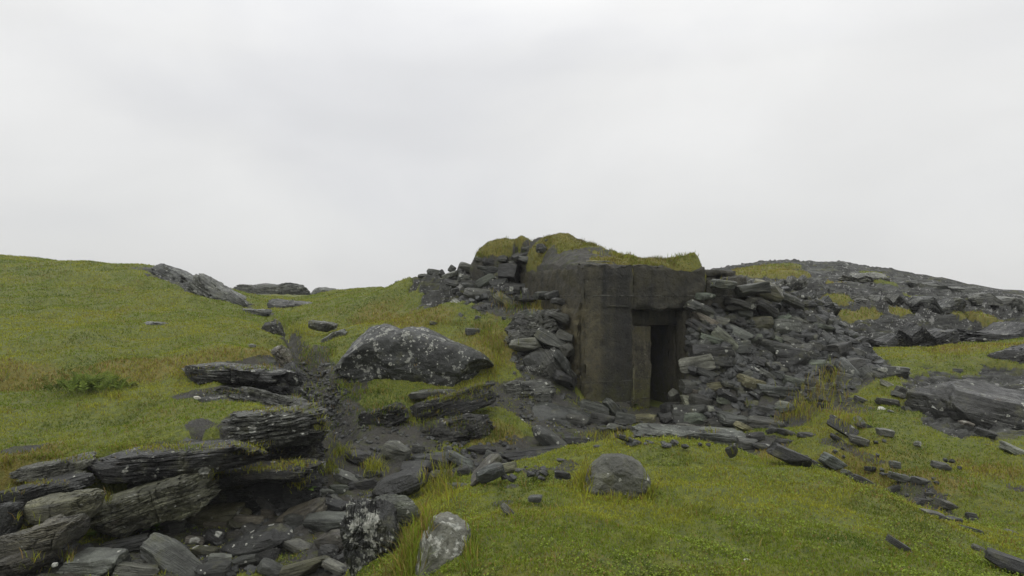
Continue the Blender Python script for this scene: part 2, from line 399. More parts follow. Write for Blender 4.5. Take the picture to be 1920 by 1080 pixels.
# ledges: bedrock breaks into treads and steep risers
def terraces(Z, st, seed, warp, riser):
    ph = Z / st + warp * fbm(GX * .5, GY * .5, 0, 4, seed) + .25 * fbm(GX * 3, GY * 3, 0, 3, seed + 1)
    fr = ph - np.floor(ph)
    return (np.floor(ph) + sstep(1 - riser, 1.0, fr) - ph) * st
RK = ROCK * (1 - PILEMASK)
H2 = H2 + RK * (terraces(H2, .5, 37, 2.2, .25) * .85) * farw * calm
H2 = H2 + RK * terraces(H2, .13, 47, 3.0, .3) * .9 * (.4 + .6 * calm)
def cells(x, y, seed):
    best = np.full(x.shape, 9.0); hid = np.zeros(x.shape); ix, iy = np.floor(x), np.floor(y)
    for a in (-1, 0, 1):
        for b in (-1, 0, 1):
            cx_, cy_ = (ix + a).astype(np.int64), (iy + b).astype(np.int64); zz = np.zeros_like(cx_)
            d = np.hypot(cx_ + _hash(cx_, cy_, zz, seed) - x, cy_ + _hash(cx_, cy_, zz, seed + 1) - y); m = d < best
            best = np.where(m, d, best); hid = np.where(m, _hash(cx_, cy_, zz, seed + 2), hid)
    return hid - .5, best
hm = (RK > .01) & (GY > 15.5) & (GX > 3) & (GY < 48)
for sc_, am, sd_ in ((1.1, .42, 81), (2.9, .2, 84)):
    xs_, ys_ = GX[hm] + .35 * NZ[hm], GY[hm] + .35 * NZ2[hm]
    hid, f1 = cells(xs_ * sc_ * .7, ys_ * sc_ * 1.25, sd_)
    add = np.zeros(H.shape); add[hm] = hid * am - f1 * am * .45 + am * .2 + .25 * am * hid * (ys_ * 3 % 1)
    H2 = H2 + RK * add * (.12 + .88 * np.clip(calm * 2 - 1, 0, 1)) * (.35 + .65 * farw)
cre = 1 - np.abs(fbm(GX * 1.1 + .4 * GY, GY * 2.2, 0, 3, 71)) * 9
H2 = H2 - RK * np.clip(cre, 0, 1) * .16 * calm

def ground_material():
    m, t = new_mat('moor_ground')
    geo = t.n.new('ShaderNodeNewGeometry'); pos = geo.outputs['Position']
    at = t.n.new('ShaderNodeAttribute'); at.attribute_name = 'cover'
    sp = t.n.new('ShaderNodeSeparateColor'); t.l.new(at.outputs['Color'], sp.inputs[0])
    dirt, rock, dry = sp.outputs[0], sp.outputs[1], sp.outputs[2]
    n1, n2, n3 = t.noise(pos, 1.7, 5, .6), t.noise(pos, 14, 5, .65), t.noise(pos, 60, 4, .65)
    g = t.mix(t.ramp(n2, .3, .7), (0.052, 0.07, 0.007), (0.135, 0.15, 0.018))
    g = t.mix(t.math('MULTIPLY', dry, t.ramp(n2, .25, .6)), g, (0.15, 0.125, 0.024))
    g = t.mix(t.ramp(n3, .55, .7, 0, .5), g, (0.03, 0.024, 0.012))
    d = t.mix(t.ramp(n3, .3, .7), (0.014, 0.0135, 0.011), (0.06, 0.058, 0.05))
    d = t.mix(t.ramp(n1, .45, .65, 0, .7), d, (0.04, 0.036, 0.026))
    d = t.mix(t.ramp(t.noise(pos, 5, 5, .7), .5, .62, 0, .8), d, (0.045, 0.05, 0.016))
    lay = t.noise(t.mapping(pos, scale=(1.2, 2.4, 9), rot=(.2, .25, .3)), 1.6, 6, .66, .4)
    big = t.noise(pos, .8, 5, .6)
    r = t.mix(t.ramp(lay, .3, .7), (0.018, 0.0185, 0.017), (0.10, 0.103, 0.09))
    r = t.mix(t.ramp(big, .35, .65, .0, .6), r, (0.02, 0.0195, 0.019))
    li = lichen_mask(t, pos, t.ramp(big, .36, .62, .1, .9))
    r = t.mix(t.math('MULTIPLY', li, .9), r, (0.27, 0.27, 0.25))
    moss = t.ramp(t.noise(t.mapping(pos, scale=(.7, 1.5, 2.5)), 1.7, 6, .7), .55, .64, 0, .8)
    r = t.mix(moss, r, (0.075, 0.078, 0.024))
    wob = t.math('MULTIPLY', t.math('SUBTRACT', n2, .5), .5)
    c = t.mix(t.ramp(t.math('ADD', dirt, wob), .4, .6), g, d)
    c = t.mix(t.ramp(t.math('ADD', rock, wob), .4, .6), c, r)
    h = t.math('ADD', t.math('MULTIPLY', n2, .5), t.math('MULTIPLY', n3, .35))
    h = t.math('ADD', h, t.math('MULTIPLY', t.math('MULTIPLY', lay, rock), 1.6))
    finish(t, c, t.ramp(n2, .3, .7, .55, .9), h, .9, .06, .35)
    return m
M_GROUND = ground_material()

NXg, NYg = len(AX), len(AY)
idx = np.arange(NXg * NYg).reshape(NYg, NXg)
faces = np.stack([idx[:-1, :-1], idx[:-1, 1:], idx[1:, 1:], idx[1:, :-1]], -1).reshape(-1, 4)
g = mesh_obj('ground', np.stack([GX, GY, H2], -1).reshape(-1, 3), faces, M_GROUND)
ca = g.data.color_attributes.new('cover', 'FLOAT_COLOR', 'POINT')
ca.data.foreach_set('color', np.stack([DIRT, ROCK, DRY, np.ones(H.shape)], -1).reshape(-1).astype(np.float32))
tag(g, 'uneven green moorland with a stony gully, a bare path and a grey bedrock hill', 'ground', kind='structure')
# ------------------------------------------------------------------ rock shapes
_CS = {}
def cube_sphere(n):
    if n in _CS: return _CS[n]
    a = np.linspace(-1, 1, n + 1); key = {}; vs = []; fs = []
    for ax in range(3):
        for s in (-1, 1):
            ids = np.empty((n + 1, n + 1), int)
            for i in range(n + 1):
                for j in range(n + 1):
                    p = [0, 0, 0]; p[ax] = s; p[(ax + 1) % 3] = a[i]; p[(ax + 2) % 3] = a[j] * s
                    k = (round(p[0], 5), round(p[1], 5), round(p[2], 5))
                    if k not in key: key[k] = len(vs); vs.append(p)
                    ids[i, j] = key[k]
            q = np.stack([ids[:-1, :-1], ids[1:, :-1], ids[1:, 1:], ids[:-1, 1:]], -1).reshape(-1, 4)
            fs.append(q)
    v = np.array(vs, float); f = np.concatenate(fs)
    _CS[n] = (v, f); return _CS[n]

def rock_verts(seed, n, kind, aspect=(1, 1, 1), layers=8, samp=.16):
    """unit rock, spans about -0.5..0.5 on each axis; aspect only steers the noise so that it looks even once scaled"""
    g = np.random.default_rng(seed); v, f = cube_sphere(n)
    k = {'stone': 5.0, 'slab': 7.0, 'boulder': 2.7, 'strata': 4.5, 'plate': 7.0, 'block': 3.8}[kind]
    d = v / np.linalg.norm(v, axis=1)[:, None]
    p = d / (np.abs(d) ** k).sum(1)[:, None] ** (1 / k) * .5
    A = np.array(aspect, float)
    m = {'stone': 11, 'slab': 9, 'boulder': 9, 'strata': 7, 'plate': 8, 'block': 8}[kind]
    lo, hi = {'stone': (.56, .88), 'slab': (.6, .9), 'boulder': (.7, .95), 'strata': (.68, .95), 'plate': (.55, .88), 'block': (.72, .95)}[kind]
    for i in range(m):
        nr = g.normal(size=3)
        if kind in ('slab', 'strata') and i < m - 3: nr[2] *= .35
        if kind == 'plate' and i < m - 2: nr[1] *= .2
        nr /= np.linalg.norm(nr)
        dd = .5 * (np.abs(nr) ** (k / (k - 1))).sum() ** ((k - 1) / k) * g.uniform(lo, hi)
        e = np.maximum(0, p @ nr - dd)
        p = p - e[:, None] * nr
    q = p * A / A.max() * 2.2 + g.uniform(0, 50, 3)
    amp = {'stone': .035, 'slab': .03, 'boulder': .07, 'strata': .11, 'plate': .025, 'block': .075}[kind]
    for ax in range(3):
        p[:, ax] += amp * fbm(q[:, 0] * 1.4 + ax * 9, q[:, 1] * 1.4, q[:, 2] * 1.4, 5, seed + ax, .55) / max(A[ax] / A.max(), .3) ** .5
    L = {'stone': 4, 'slab': 3, 'boulder': 3, 'strata': layers, 'plate': 3, 'block': 2}[kind]
    sa = {'stone': .05, 'slab': .07, 'boulder': .03, 'strata': samp * .75, 'plate': .05, 'block': .03}[kind]
    tl = g.normal(size=2) * .25
    ax_l = 1 if kind == 'plate' else 2
    oth = [a for a in range(3) if a != ax_l]
    z = p[:, ax_l] + tl[0] * p[:, oth[0]] * .4 + tl[1] * p[:, oth[1]] * .4
    t = z * L + fbm(q[:, 0] * .8, q[:, 1] * .8, q[:, 2] * .8, 3, seed + 5) * (1.7 if kind == 'strata' else .9)
    lid = np.floor(t); fr = t - lid
    ang = np.arctan2(p[:, oth[1]], p[:, oth[0]])
    hh = vnoise(lid * 7.31 + .5, np.cos(ang) * 2.6 + lid * 3.3, np.sin(ang) * 2.6, seed + 8) + .45 * vnoise(lid * 5.7, np.cos(ang) * 9, np.sin(ang) * 9 + lid, seed + 9)
    s = 1 + sa * hh - sa * .55 * np.exp(-(np.minimum(fr, 1 - fr) / .12) ** 2)
    for a in oth: p[:, a] *= s
    # thin sheets split off between the main beds
    if kind == 'strata':                    # thin sheets, fretted edges, vertical joints
        t2 = t * 3.7 + fbm(q[:, 0] * 2, q[:, 1] * 2, q[:, 2] * 2, 3, seed + 14) * 1.5; l2 = np.floor(t2); f2 = t2 - l2
        h2 = vnoise(l2 * 3.7, np.cos(ang) * 5 + l2, np.sin(ang) * 5, seed + 12)
        g2 = np.exp(-(np.minimum(f2, 1 - f2) / .16) ** 2)
        for a in oth: p[:, a] *= 1 + sa * .4 * h2 - .06 * g2
        jn = np.abs(fbm(q[:, 0] * 1.6 + 3, q[:, 1] * 1.6, q[:, 2] * .5, 3, seed + 15))
        p *= (1 - .10 * np.exp(-(jn / .035) ** 2))[:, None]
        p += d * (.03 * fbm(q[:, 0] * 3, q[:, 1] * 3, q[:, 2] * 9, 4, seed + 13) + .012 * vnoise(q[:, 0] * 12, q[:, 1] * 12, q[:, 2] * 30, seed + 16))[:, None]
    if kind == 'strata':                    # clean breaks across the beds
        mn, mx = p.min(0), p.max(0); p = (p - (mn + mx) / 2) / (mx - mn)
        for i in range(6):
            nr = g.normal(size=3); nr[2] *= .35; nr /= np.linalg.norm(nr)
            dd = np.quantile(p @ nr, g.uniform(.90, .975)); e = np.maximum(0, p @ nr - dd); p = p - .85 * e[:, None] * nr
    mn, mx = p.min(0), p.max(0)
    return (p - (mn + mx) / 2) / (mx - mn), f

_LIB = {}
def lib_mesh(kind, i):
    if (kind, i) not in _LIB:
        asp = {'stone': (1, .8, .6), 'slab': (1, .8, .3), 'boulder': (1, .9, .8), 'plate': (1, .3, .7)}[kind]
        v, f = rock_verts(100 + i * 7 + len(kind) * 1000, 18, kind, asp)
        o = mesh_obj('stone', v, f, M_ROCK, sharp=34); _LIB[(kind, i)] = o.data
        bpy.data.objects.remove(o)
    return _LIB[(kind, i)]

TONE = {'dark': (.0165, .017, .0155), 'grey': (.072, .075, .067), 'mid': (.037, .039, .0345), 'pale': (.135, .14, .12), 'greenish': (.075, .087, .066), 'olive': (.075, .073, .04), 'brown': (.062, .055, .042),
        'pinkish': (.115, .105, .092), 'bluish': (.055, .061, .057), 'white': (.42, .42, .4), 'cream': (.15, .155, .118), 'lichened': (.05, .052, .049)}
STONES = []                                # every loose stone and crag, for labels and for keeping grass out of them
def put(box, roll=0, tone='mid', kind='stone', Y=None, depth=.75, label=None, short=None, group=None, name='stone', cat='stone', lichen=None, pitch=None, yaw=None,
        unique=None, mat=None, layers=8, samp=.16, sink=0.0, rgb=None, push=.3, profile=None):
    x0, y0, x1, y1 = box; w, h = x1 - x0, y1 - y0; cx, cy = (x0 + x1) / 2, (y0 + y1) / 2
    r = math.radians(roll); c, s = abs(math.cos(r)), abs(math.sin(r))
    if abs(roll) >= 55:
        L, T = h, w
    elif abs(roll) >= 18:
        L = math.hypot(w, h) * .96; T = min(max(min(w, h) * .62, L * .22), L * .6)
    else:
        L, T = w, max(h - w * s * .5, h * .55)
    if Y is None:
        Y = ground(cx, y1 - (.2 if group in (HEAP,) else .06) * h)[1]
        if group == HEAP:                  # lean on the heap in front of the wall, not on the hill behind it
            ca_ = (min(cx, 1520) - CX) / F
            uw = (ca_ * UO[1] - UO[0]) / (CU - ca_ * SU)
            Y = min(Y, UO[1] + SU * uw - .25 - .02 * max(0, uw))
    D = max(L * depth, T * .8) / F * Y
    sy = D * (.8 if kind != 'plate' else 1)
    Yc = Y + sy * push
    X, _, Z = P(cx, cy, Yc)
    k = Yc / F
    i = rnd.randrange(9)
    pit = rnd.uniform(-14, 10) if pitch is None else pitch
    yw = rnd.uniform(-25, 25) if yaw is None else yaw
    if kind == 'plate': dims = (L * k, max(.12 * L * k, .05), T * k * 1.15)
    else: dims = (L * k, sy, T * k)
    if unique:
        v, f = rock_verts(unique[0], unique[1], kind, dims, layers, samp)
        if profile:                        # the rock's own silhouette: how high its back and foot run along its length
            tx, ty = zip(*profile[0]); bx, by = zip(*profile[1])
            k_ = (v[:, 0] + .5) * w + x0
            tz = (cy - np.interp(k_, tx, ty)) / h; bz = (cy - np.interp(k_, bx, by)) / h
            v = v.copy(); v[:, 2] = bz + (v[:, 2] + .5) * (tz - bz)
            T = h; dims = (dims[0], dims[1], h * k)
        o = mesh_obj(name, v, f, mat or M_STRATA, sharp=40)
    else:
        o = bpy.data.objects.new(name, lib_mesh(kind, i)); COL.objects.link(o)
        if rnd.random() < .5 and kind != 'plate': yw += 180
    o.rotation_euler = (Matrix.Rotation(r, 3, 'Y') @ Matrix.Rotation(math.radians(pit), 3, 'X') @ Matrix.Rotation(math.radians(yw), 3, 'Z')).to_euler()
    o.location = (X, Yc, Z - sink); o.scale = dims
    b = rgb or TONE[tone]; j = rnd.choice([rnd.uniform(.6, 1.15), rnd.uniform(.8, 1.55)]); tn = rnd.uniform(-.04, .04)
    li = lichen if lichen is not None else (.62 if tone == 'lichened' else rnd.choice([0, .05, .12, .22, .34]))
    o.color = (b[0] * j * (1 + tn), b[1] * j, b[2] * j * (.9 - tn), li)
    o['category'] = cat
    if group: o['group'] = group
    STONES.append(dict(o=o, c=(cx, cy), w=w, h=h, tone=tone, kind=kind, roll=roll, label=label, short=short, group=group, cat=cat))
    return o

HEAP = 'stones in the heap right of the doorway'
# ------------------------------------------------------------------ crags and outcrops
def crag(box, Y, label, seed, roll=0, tone='dark', depth=.8, lichen=.3, layers=9, samp=.16, short=None, n=56, pitch=0, yaw=0, kind='strata', mat=None, push=.35, rgb=None, cat='rock outcrop', name='rock_outcrop', profile=None, jag=0.0):
    if jag:
        g_ = np.random.default_rng(seed + 500); x0, y0, x1, y1 = box; xs_ = np.linspace(x0, x1, 9)
        profile = ([(x, y0 + (y1 - y0) * jag * g_.random()) for x in xs_], [(x, y1 + (y1 - y0) * .12 * g_.random()) for x in xs_])
    return put(box, roll, tone, kind, Y, depth, label, short, None, name, cat, lichen, pitch, yaw, (seed, n), mat, layers, samp, 0, rgb, push, profile)

# left bank
crag((336,680,552,726), 10.65, 'thin dark ledge with pale edges under the upper turf of the left bank', 1, 3, 'dark', .6, .34, 7, .18, 'the upper left ledge', 70)
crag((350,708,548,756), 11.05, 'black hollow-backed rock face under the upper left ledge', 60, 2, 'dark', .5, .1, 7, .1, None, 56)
crag((380,722,605,818), 10.15, 'smooth grey layered bedrock sloping below the upper ledge of the left bank', 2, 9, 'grey', .9, .1, 10, .07, None, 64, pitch=-12)
crag((422,760,622,845), 8.45, 'dark overhanging crag with whitish top beside the bare gully path', 3, -5, 'mid', .75, .4, 8, .2, 'the overhanging left crag', 80)
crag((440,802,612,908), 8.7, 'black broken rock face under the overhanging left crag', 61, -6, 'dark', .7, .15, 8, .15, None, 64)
crag((150,828,500,900), 7.55, 'long dark overhanging ledge under the grass shelf on the left', 4, -5, 'dark', .45, .25, 7, .18, 'the long dark ledge', 80)
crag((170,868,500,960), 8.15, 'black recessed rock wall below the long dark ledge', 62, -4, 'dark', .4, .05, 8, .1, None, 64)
crag((370,866,612,905), 7.9, 'dark layered shelf with turf on top below the overhanging left crag', 5, -3, 'dark', .6, .15, 5, .14, None, 64)
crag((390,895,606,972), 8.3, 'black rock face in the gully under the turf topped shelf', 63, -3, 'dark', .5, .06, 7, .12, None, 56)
crag((165,885,410,1005), 7.3, 'olive streaked rock bed sloping up to the right beneath the long dark ledge', 6, -17, 'olive', .6, .15, 9, .1, None, 70, rgb=(.048,.047,.03))
crag((26,853,180,900), 7.6, 'grey thin slab jutting from the turf at the left end of the ledge', 7, -12, 'grey', .6, .2, 5, .1, None, 48)
crag((-25,890,178,948), 7.25, 'dark slab with pale upper edge at the left picture edge', 8, -12, 'dark', .6, .2, 6, .11, None, 56)
crag((40,920,190,990), 6.9, 'yellowish weathered rock block beneath the dark slabs at the far left', 9, -10, 'olive', .6, .12, 5, .08, 'the yellowish block', 50, rgb=(.09,.087,.054))
crag((-30,940,45,1010), 6.8, 'small dark rock wedged at the picture edge left of the yellowish block', 10, -5, 'dark', .7, .1, 6, .12, None, 36)
crag((-20,968,160,1050), 6.4, 'brownish cracked rock bed below the yellowish block', 11, -16, 'brown', .7, .1, 4, .08, 'the cracked rock bed', 50, rgb=(.055,.05,.036))
crag((-30,1022,100,1095), 6.25, 'dark rock bed in the bottom left corner', 12, -18, 'brown', .7, .1, 4, .08, None, 40, rgb=(.05,.046,.035))
# skyline and upper gully
crag((292,500,392,548), 25.2, 'grey crag on the skyline at the edge of the left grass hill', 13, 25, 'grey', .9, .5, 8, .16, None, 48)
crag((362,518,452,590), 22.5, 'steep broken crag falling from the left hill into the gully', 14, 35, 'grey', .9, .4, 9, .18, 'the steep left crag', 52)
crag((428,530,590,578), 40, 'long low grey crag on the far skyline between the two hills', 15, 0, 'grey', .4, .4, 6, .1, 'the far skyline crag', 56)
crag((582,538,636,576), 42, 'small rounded outcrop on the skyline right of the long low crag', 16, 0, 'grey', .5, .35, 5, .1, None, 30)
crag((618,541,692,576), 43, 'flattest outcrop on the far skyline, nearest the middle grass hill', 17, 0, 'grey', .5, .35, 5, .1, None, 30)
crag((453,577,508,600), 19.5, 'flat pale topped rock at the head of the gully', 18, 4, 'grey', .8, .5, 5, .12, None, 36)
crag((500,560,592,600), 22, 'rounded dark outcrop in the turf at the head of the gully', 19, 3, 'mid', .8, .3, 7, .12, 'the rounded gully outcrop', 44)
crag((578,600,634,624), 16.3, 'whitish rock block in the turf above the gully path', 20, 6, 'grey', .8, .5, 5, .13, None, 36)
crag((606,616,650,650), 15.4, 'pale split rock leaning beside the big lichened boulder', 21, -25, 'grey', .8, .5, 6, .14, None, 36)
crag((498,598,532,650), 14.5, 'narrow rock edge under the turf lip above the gully path', 22, 70, 'mid', .9, .25, 6, .14, None, 40)
crag((492,650,548,712), 11.9, 'brown broken rock face between the turf lip and the upper ledge', 23, 65, 'brown', .9, .25, 6, .16, None, 44)
crag((533,676,564,728), 11.4, 'upright dark fin of rock standing beside the gully path', 24, 68, 'dark', .8, .35, 5, .12, None, 36)
crag((262,602,330,624), 14.9, 'small pale rock poking out of the left grass slope', 25, 2, 'grey', .8, .5, 4, .1, None, 32)
crag((200,494,242,503), 28.2, 'sliver of grey rock on the left grass skyline', 26, 2, 'grey', .8, .2, 4, .1, None, 24)
# the big boulder and the ledges below it
crag((626,604,926,738), 12.35, 'huge grey boulder spotted with white lichen on the middle slope', 27, 0, 'mid', .55, .8, 3, .04, 'the huge lichened boulder', 90, kind='block', mat=M_BOULDER, cat='boulder', name='boulder', rgb=(.025,.0275,.023), profile=([(626,672),(642,648),(665,632),(695,610),(718,605),(744,612),(770,607),(805,616),(845,631),(885,638),(910,648),(926,664)],[(626,715),(660,738),(720,752),(780,750),(840,745),(926,738)]))
crag((768,722,936,792), 11.1, 'dark layered ledge slanting up to the right below the huge boulder', 28, -14, 'dark', .6, .22, 7, .13, 'the slanting dark ledge', 70)
crag((785,770,930,838), 10.65, 'mossy layered ledge beneath the slanting dark ledge', 29, -9, 'dark', .7, .12, 8, .14, 'the mossy ledge', 64)
crag((668,755,770,808), 10.9, 'small layered ledge left of the slanting dark ledge', 30, -13, 'dark', .7, .2, 7, .14, None, 48)
crag((765,728,862,748), 11.5, 'thin pale slab lying in the turf just under the huge boulder', 31, -4, 'grey', .5, .4, 3, .08, None, 30)
# crags left of the bunker
crag((944,574,1066,705), 13.4, 'broken grey crag against the left flank of the bunker', 32, -8, 'mid', .6, .18, 8, .17, 'the crag beside the bunker', 70)
crag((985,650,1072,748), 12.95, 'dark shattered rock at the foot of the bunker wall', 33, 55, 'mid', .7, .2, 6, .17, None, 52)
crag((940,708,1045,778), 12.2, 'pale layered rock with wavy bands left of the bunker entrance', 34, -4, 'grey', .7, .4, 9, .13, 'the wavy banded rock', 60)
crag((925,748,1118,822), 11.75, 'low hump of dark gravelly bedrock below the wavy banded rock', 35, 6, 'mid', .8, .15, 6, .08, 'the gravelly hump', 64, kind='boulder', mat=M_ROCK)
# right of the picture
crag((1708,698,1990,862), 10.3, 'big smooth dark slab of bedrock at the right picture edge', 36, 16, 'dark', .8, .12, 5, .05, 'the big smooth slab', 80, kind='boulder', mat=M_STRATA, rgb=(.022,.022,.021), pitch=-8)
crag((1845,640,1985,705), 13.2, 'dark rock ridge in the turf above the big smooth slab', 37, -10, 'dark', .8, .15, 6, .1, None, 48)
crag((1185,795,1412,842), 10.4, 'flat grey bedrock shelf in front of the bunker doorway', 38, 4, 'grey', .6, .3, 4, .07, 'the flat bedrock shelf', 60)
# the hill on the right
for a in [((1562,604,1690,662),16.3,'dark broken cliff block at the left end of the hill foot',50,4,'dark',.18),((1660,596,1800,660),16.5,'long black cliff band at the foot of the right hill',51,-3,'dark',.15),((1775,600,1975,648),16.6,'dark cliff band running out of the picture on the right hill',52,-4,'dark',.2),
          ((1452,512,1512,545),20.0,'whitish outcrop in the turf high on the right hill',53,-10,'grey',.75),((1500,545,1580,590),18.5,'grey broken outcrop behind the right shoulder of the heap',54,8,'mid',.35),((1590,548,1700,586),19.5,'grey layered outcrop in the middle of the right hill',55,-5,'grey',.4),
          ((1700,550,1800,592),19.2,'dark layered outcrop above the long black cliff band',56,5,'mid',.4),((1800,545,1940,580),20.5,'grey layered outcrop high at the right picture edge',57,6,'grey',.4),((1560,505,1680,540),24.0,'low grey outcrop near the crest of the right hill',58,4,'grey',.4),((1690,520,1830,550),24.0,'long low grey outcrop on the falling crest of the right hill',59,7,'grey',.4)]:
    crag(a[0], a[1], a[2], a[3], a[4], a[5], .8, a[6], 8, .16, None, 52, jag=.6)
# foreground
crag((653,928,756,1120), 5.0, 'upright dark rock with a crusty white edge at the lower middle', 39, 82, 'dark', .8, .92, 5, .12, 'the white edged rock', 80, yaw=10, mat=M_BOULDER)
crag((690,930,790,985), 5.2, 'flat pale green slab on top of the upright white edged rock', 40, 6, 'greenish', .8, .25, 3, .07, None, 40)
crag((778,970,868,1125), 4.2, 'rounded rock almost covered in white lichen in the knoll grass', 41, -70, 'grey', .9, .95, 4, .07, 'the white lichened rock', 70, kind='boulder', mat=M_BOULDER, cat='boulder', name='boulder')
crag((1096,850,1224,936), 5.75, 'grey layered boulder sitting alone on the grassy knoll', 42, 4, 'grey', .8, .3, 5, .05, 'the boulder on the knoll', 70, kind='block', cat='boulder', name='boulder', rgb=(.12,.125,.105), profile=([(1096,900),(1106,872),(1130,856),(1165,850),(1198,860),(1217,882),(1224,912)],[(1096,930),(1160,945),(1224,935)]), mat=M_BOULDER)
crag((706,872,795,945), 8.3, 'big blackish rock in the gully beside the knoll grass', 43, -20, 'dark', .9, .1, 4, .06, 'the big blackish rock', 50, kind='boulder', mat=M_BOULDER, cat='boulder', name='boulder')

# ------------------------------------------------------------------ loose stones: (x0,y0,x1,y1) read off enlarged crops, then roll, tone, shape, optional label and short name
def batch(ox, oy, sc, rows, group, **kw):
    for r in rows:
        b = r[0]; box = (ox + b[0] / sc, oy + b[1] / sc, ox + b[2] / sc, oy + b[3] / sc)
        put(box, r[1], r[2], {'s': 'stone', 'l': 'slab', 'b': 'boulder', 'p': 'plate'}[r[3]], label=r[4] if len(r) > 4 else None, short=r[5] if len(r) > 5 else None, group=group,
            pitch=-38 if r[3] == 'p' else None, **kw)
HEAP = 'stones in the heap right of the doorway'
batch(1180, 500, 3.552, [
 ((530,85,710,150),5,'grey','l','grey slab lying on top of the heap against the concrete','the topmost grey slab'),((670,105,935,205),-8,'mid','l','large boat-shaped dark slab crowning the stone heap','the boat-shaped slab'),
 ((780,190,900,262),10,'grey','s'),((440,175,570,220),3,'greenish','l'),((395,225,520,310),20,'dark','l'),((640,255,810,300),4,'mid','l'),((515,310,645,378),5,'dark','s'),
 ((405,315,600,402),26,'pinkish','l','pinkish pale slab tilted down to the right beside the lintel','the pinkish tilted slab'),((385,350,545,475),32,'dark','s','dark angular block just below the pinkish tilted slab','the dark angular block'),
 ((550,412,712,565),43,'cream','l','pale greenish slab standing steeply tilted in the heap','the pale tilted slab'),((425,468,592,560),12,'grey','l'),
 ((615,382,805,505),28,'grey','s','bluntly pointed grey block right of the pale tilted slab','the blunt grey block'),((758,448,892,522),-15,'greenish','l','pale green flat stone slanting up to the right mid heap','the pale green stone'),
 ((375,510,700,660),6,'dark','l','broad dark slab low against the doorway side of the heap','the broad dark slab'),((640,310,725,388),8,'mid','s'),((685,293,820,338),4,'grey','l'),((715,345,835,405),-10,'mid','s'),
 ((805,343,945,388),5,'greenish','l'),((775,385,925,445),6,'dark','l'),((875,278,1005,345),-8,'grey','s'),((945,310,1065,385),-25,'greenish','s'),((975,365,1105,428),8,'mid','s'),
 ((1055,322,1215,425),24,'grey','s','lichen-flecked grey block near the right shoulder of the heap','the lichen-flecked block'),((1155,305,1295,405),35,'grey','l','upright pale grey slab on the right shoulder of the heap','the upright pale slab'),
 ((1185,400,1315,475),8,'dark','s'),((955,430,1185,495),6,'dark','l'),((960,460,1085,535),24,'greenish','l'),((925,498,1035,595),35,'brown','s'),
 ((1025,500,1245,605),5,'mid','l','long flaky slab in the middle right of the heap','the long flaky slab'),((1265,432,1392,530),35,'lichened','s'),((1195,500,1345,595),20,'lichened','l'),((1375,468,1485,535),15,'grey','s'),
 ((1335,520,1505,598),8,'brown','s'),((1485,543,1595,625),35,'lichened','s'),((1385,618,1550,800),48,'lichened','b','big lichen-spotted boulder at the right end of the heap','the lichen-spotted boulder'),
 ((1540,660,1625,775),60,'mid','s'),((1612,655,1850,755),5,'lichened','l','light grey layered slab lying past the right end of the heap','the light layered slab'),((1675,753,1765,825),30,'pale','s'),((1770,800,1905,885),25,'grey','l'),
 ((395,633,565,700),5,'greenish','l'),((650,592,735,670),25,'mid','s'),((730,578,895,665),26,'dark','s'),((755,552,845,605),18,'brown','s'),((855,552,955,625),5,'mid','s'),
 ((885,628,1065,715),-4,'pale','l','pale wedge-shaped slab lying level in the middle of the heap','the pale wedge slab'),((710,683,825,750),-12,'grey','s'),((775,663,855,715),10,'brown','s'),((865,688,985,790),42,'mid','l'),
 ((945,708,1100,785),22,'bluish','l'),((1055,600,1165,685),8,'dark','s'),((1135,608,1325,705),-10,'greenish','s'),((335,745,505,835),-6,'mid','s'),((465,762,645,830),-8,'olive','l','olive flat stone in the lower left of the heap','the olive flat stone'),
 ((595,745,790,820),14,'mid','l'),((785,778,1095,885),8,'bluish','l','longest dark slab across the lower middle of the heap','the longest dark slab'),((415,818,585,865),8,'brown','l'),((585,818,755,950),36,'dark','s'),((715,823,845,890),10,'mid','s'),
 ((330,862,530,950),15,'cream','l','pale cream slab lying at the foot of the heap by the doorway','the pale cream slab'),((255,813,340,910),75,'grey','s','small upright grey stone standing in front of the doorway','the upright doorway stone'),
 ((205,898,405,1015),5,'dark','b','rounded blackish boulder just below the upright doorway stone','the rounded blackish boulder'),((495,922,615,1015),10,'pale','s'),((355,955,530,1075),-10,'greenish','s'),((765,888,860,955),5,'olive','s'),((845,918,995,1015),25,'mid','s'),
 ((970,888,1075,958),12,'pale','s'),((585,975,905,1085),10,'grey','l','broad grey slab at the foot of the stone heap','the broad foot slab'),((525,1028,615,1085),5,'grey','s'),((895,1028,995,1085),5,'dark','s'),
 ((1195,803,1365,875),6,'mid','l'),((1185,840,1255,925),55,'grey','l'),((1655,862,1795,945),18,'lichened','s'),((1655,932,1715,990),10,'white','s'),((1725,952,1780,1000),30,'pale','s'),((1245,905,1345,955),8,'dark','l'),((1390,860,1500,920),12,'grey','l'),((1500,860,1600,930),20,'mid','s')], HEAP)
GUL = 'broken stones on the gully floor'
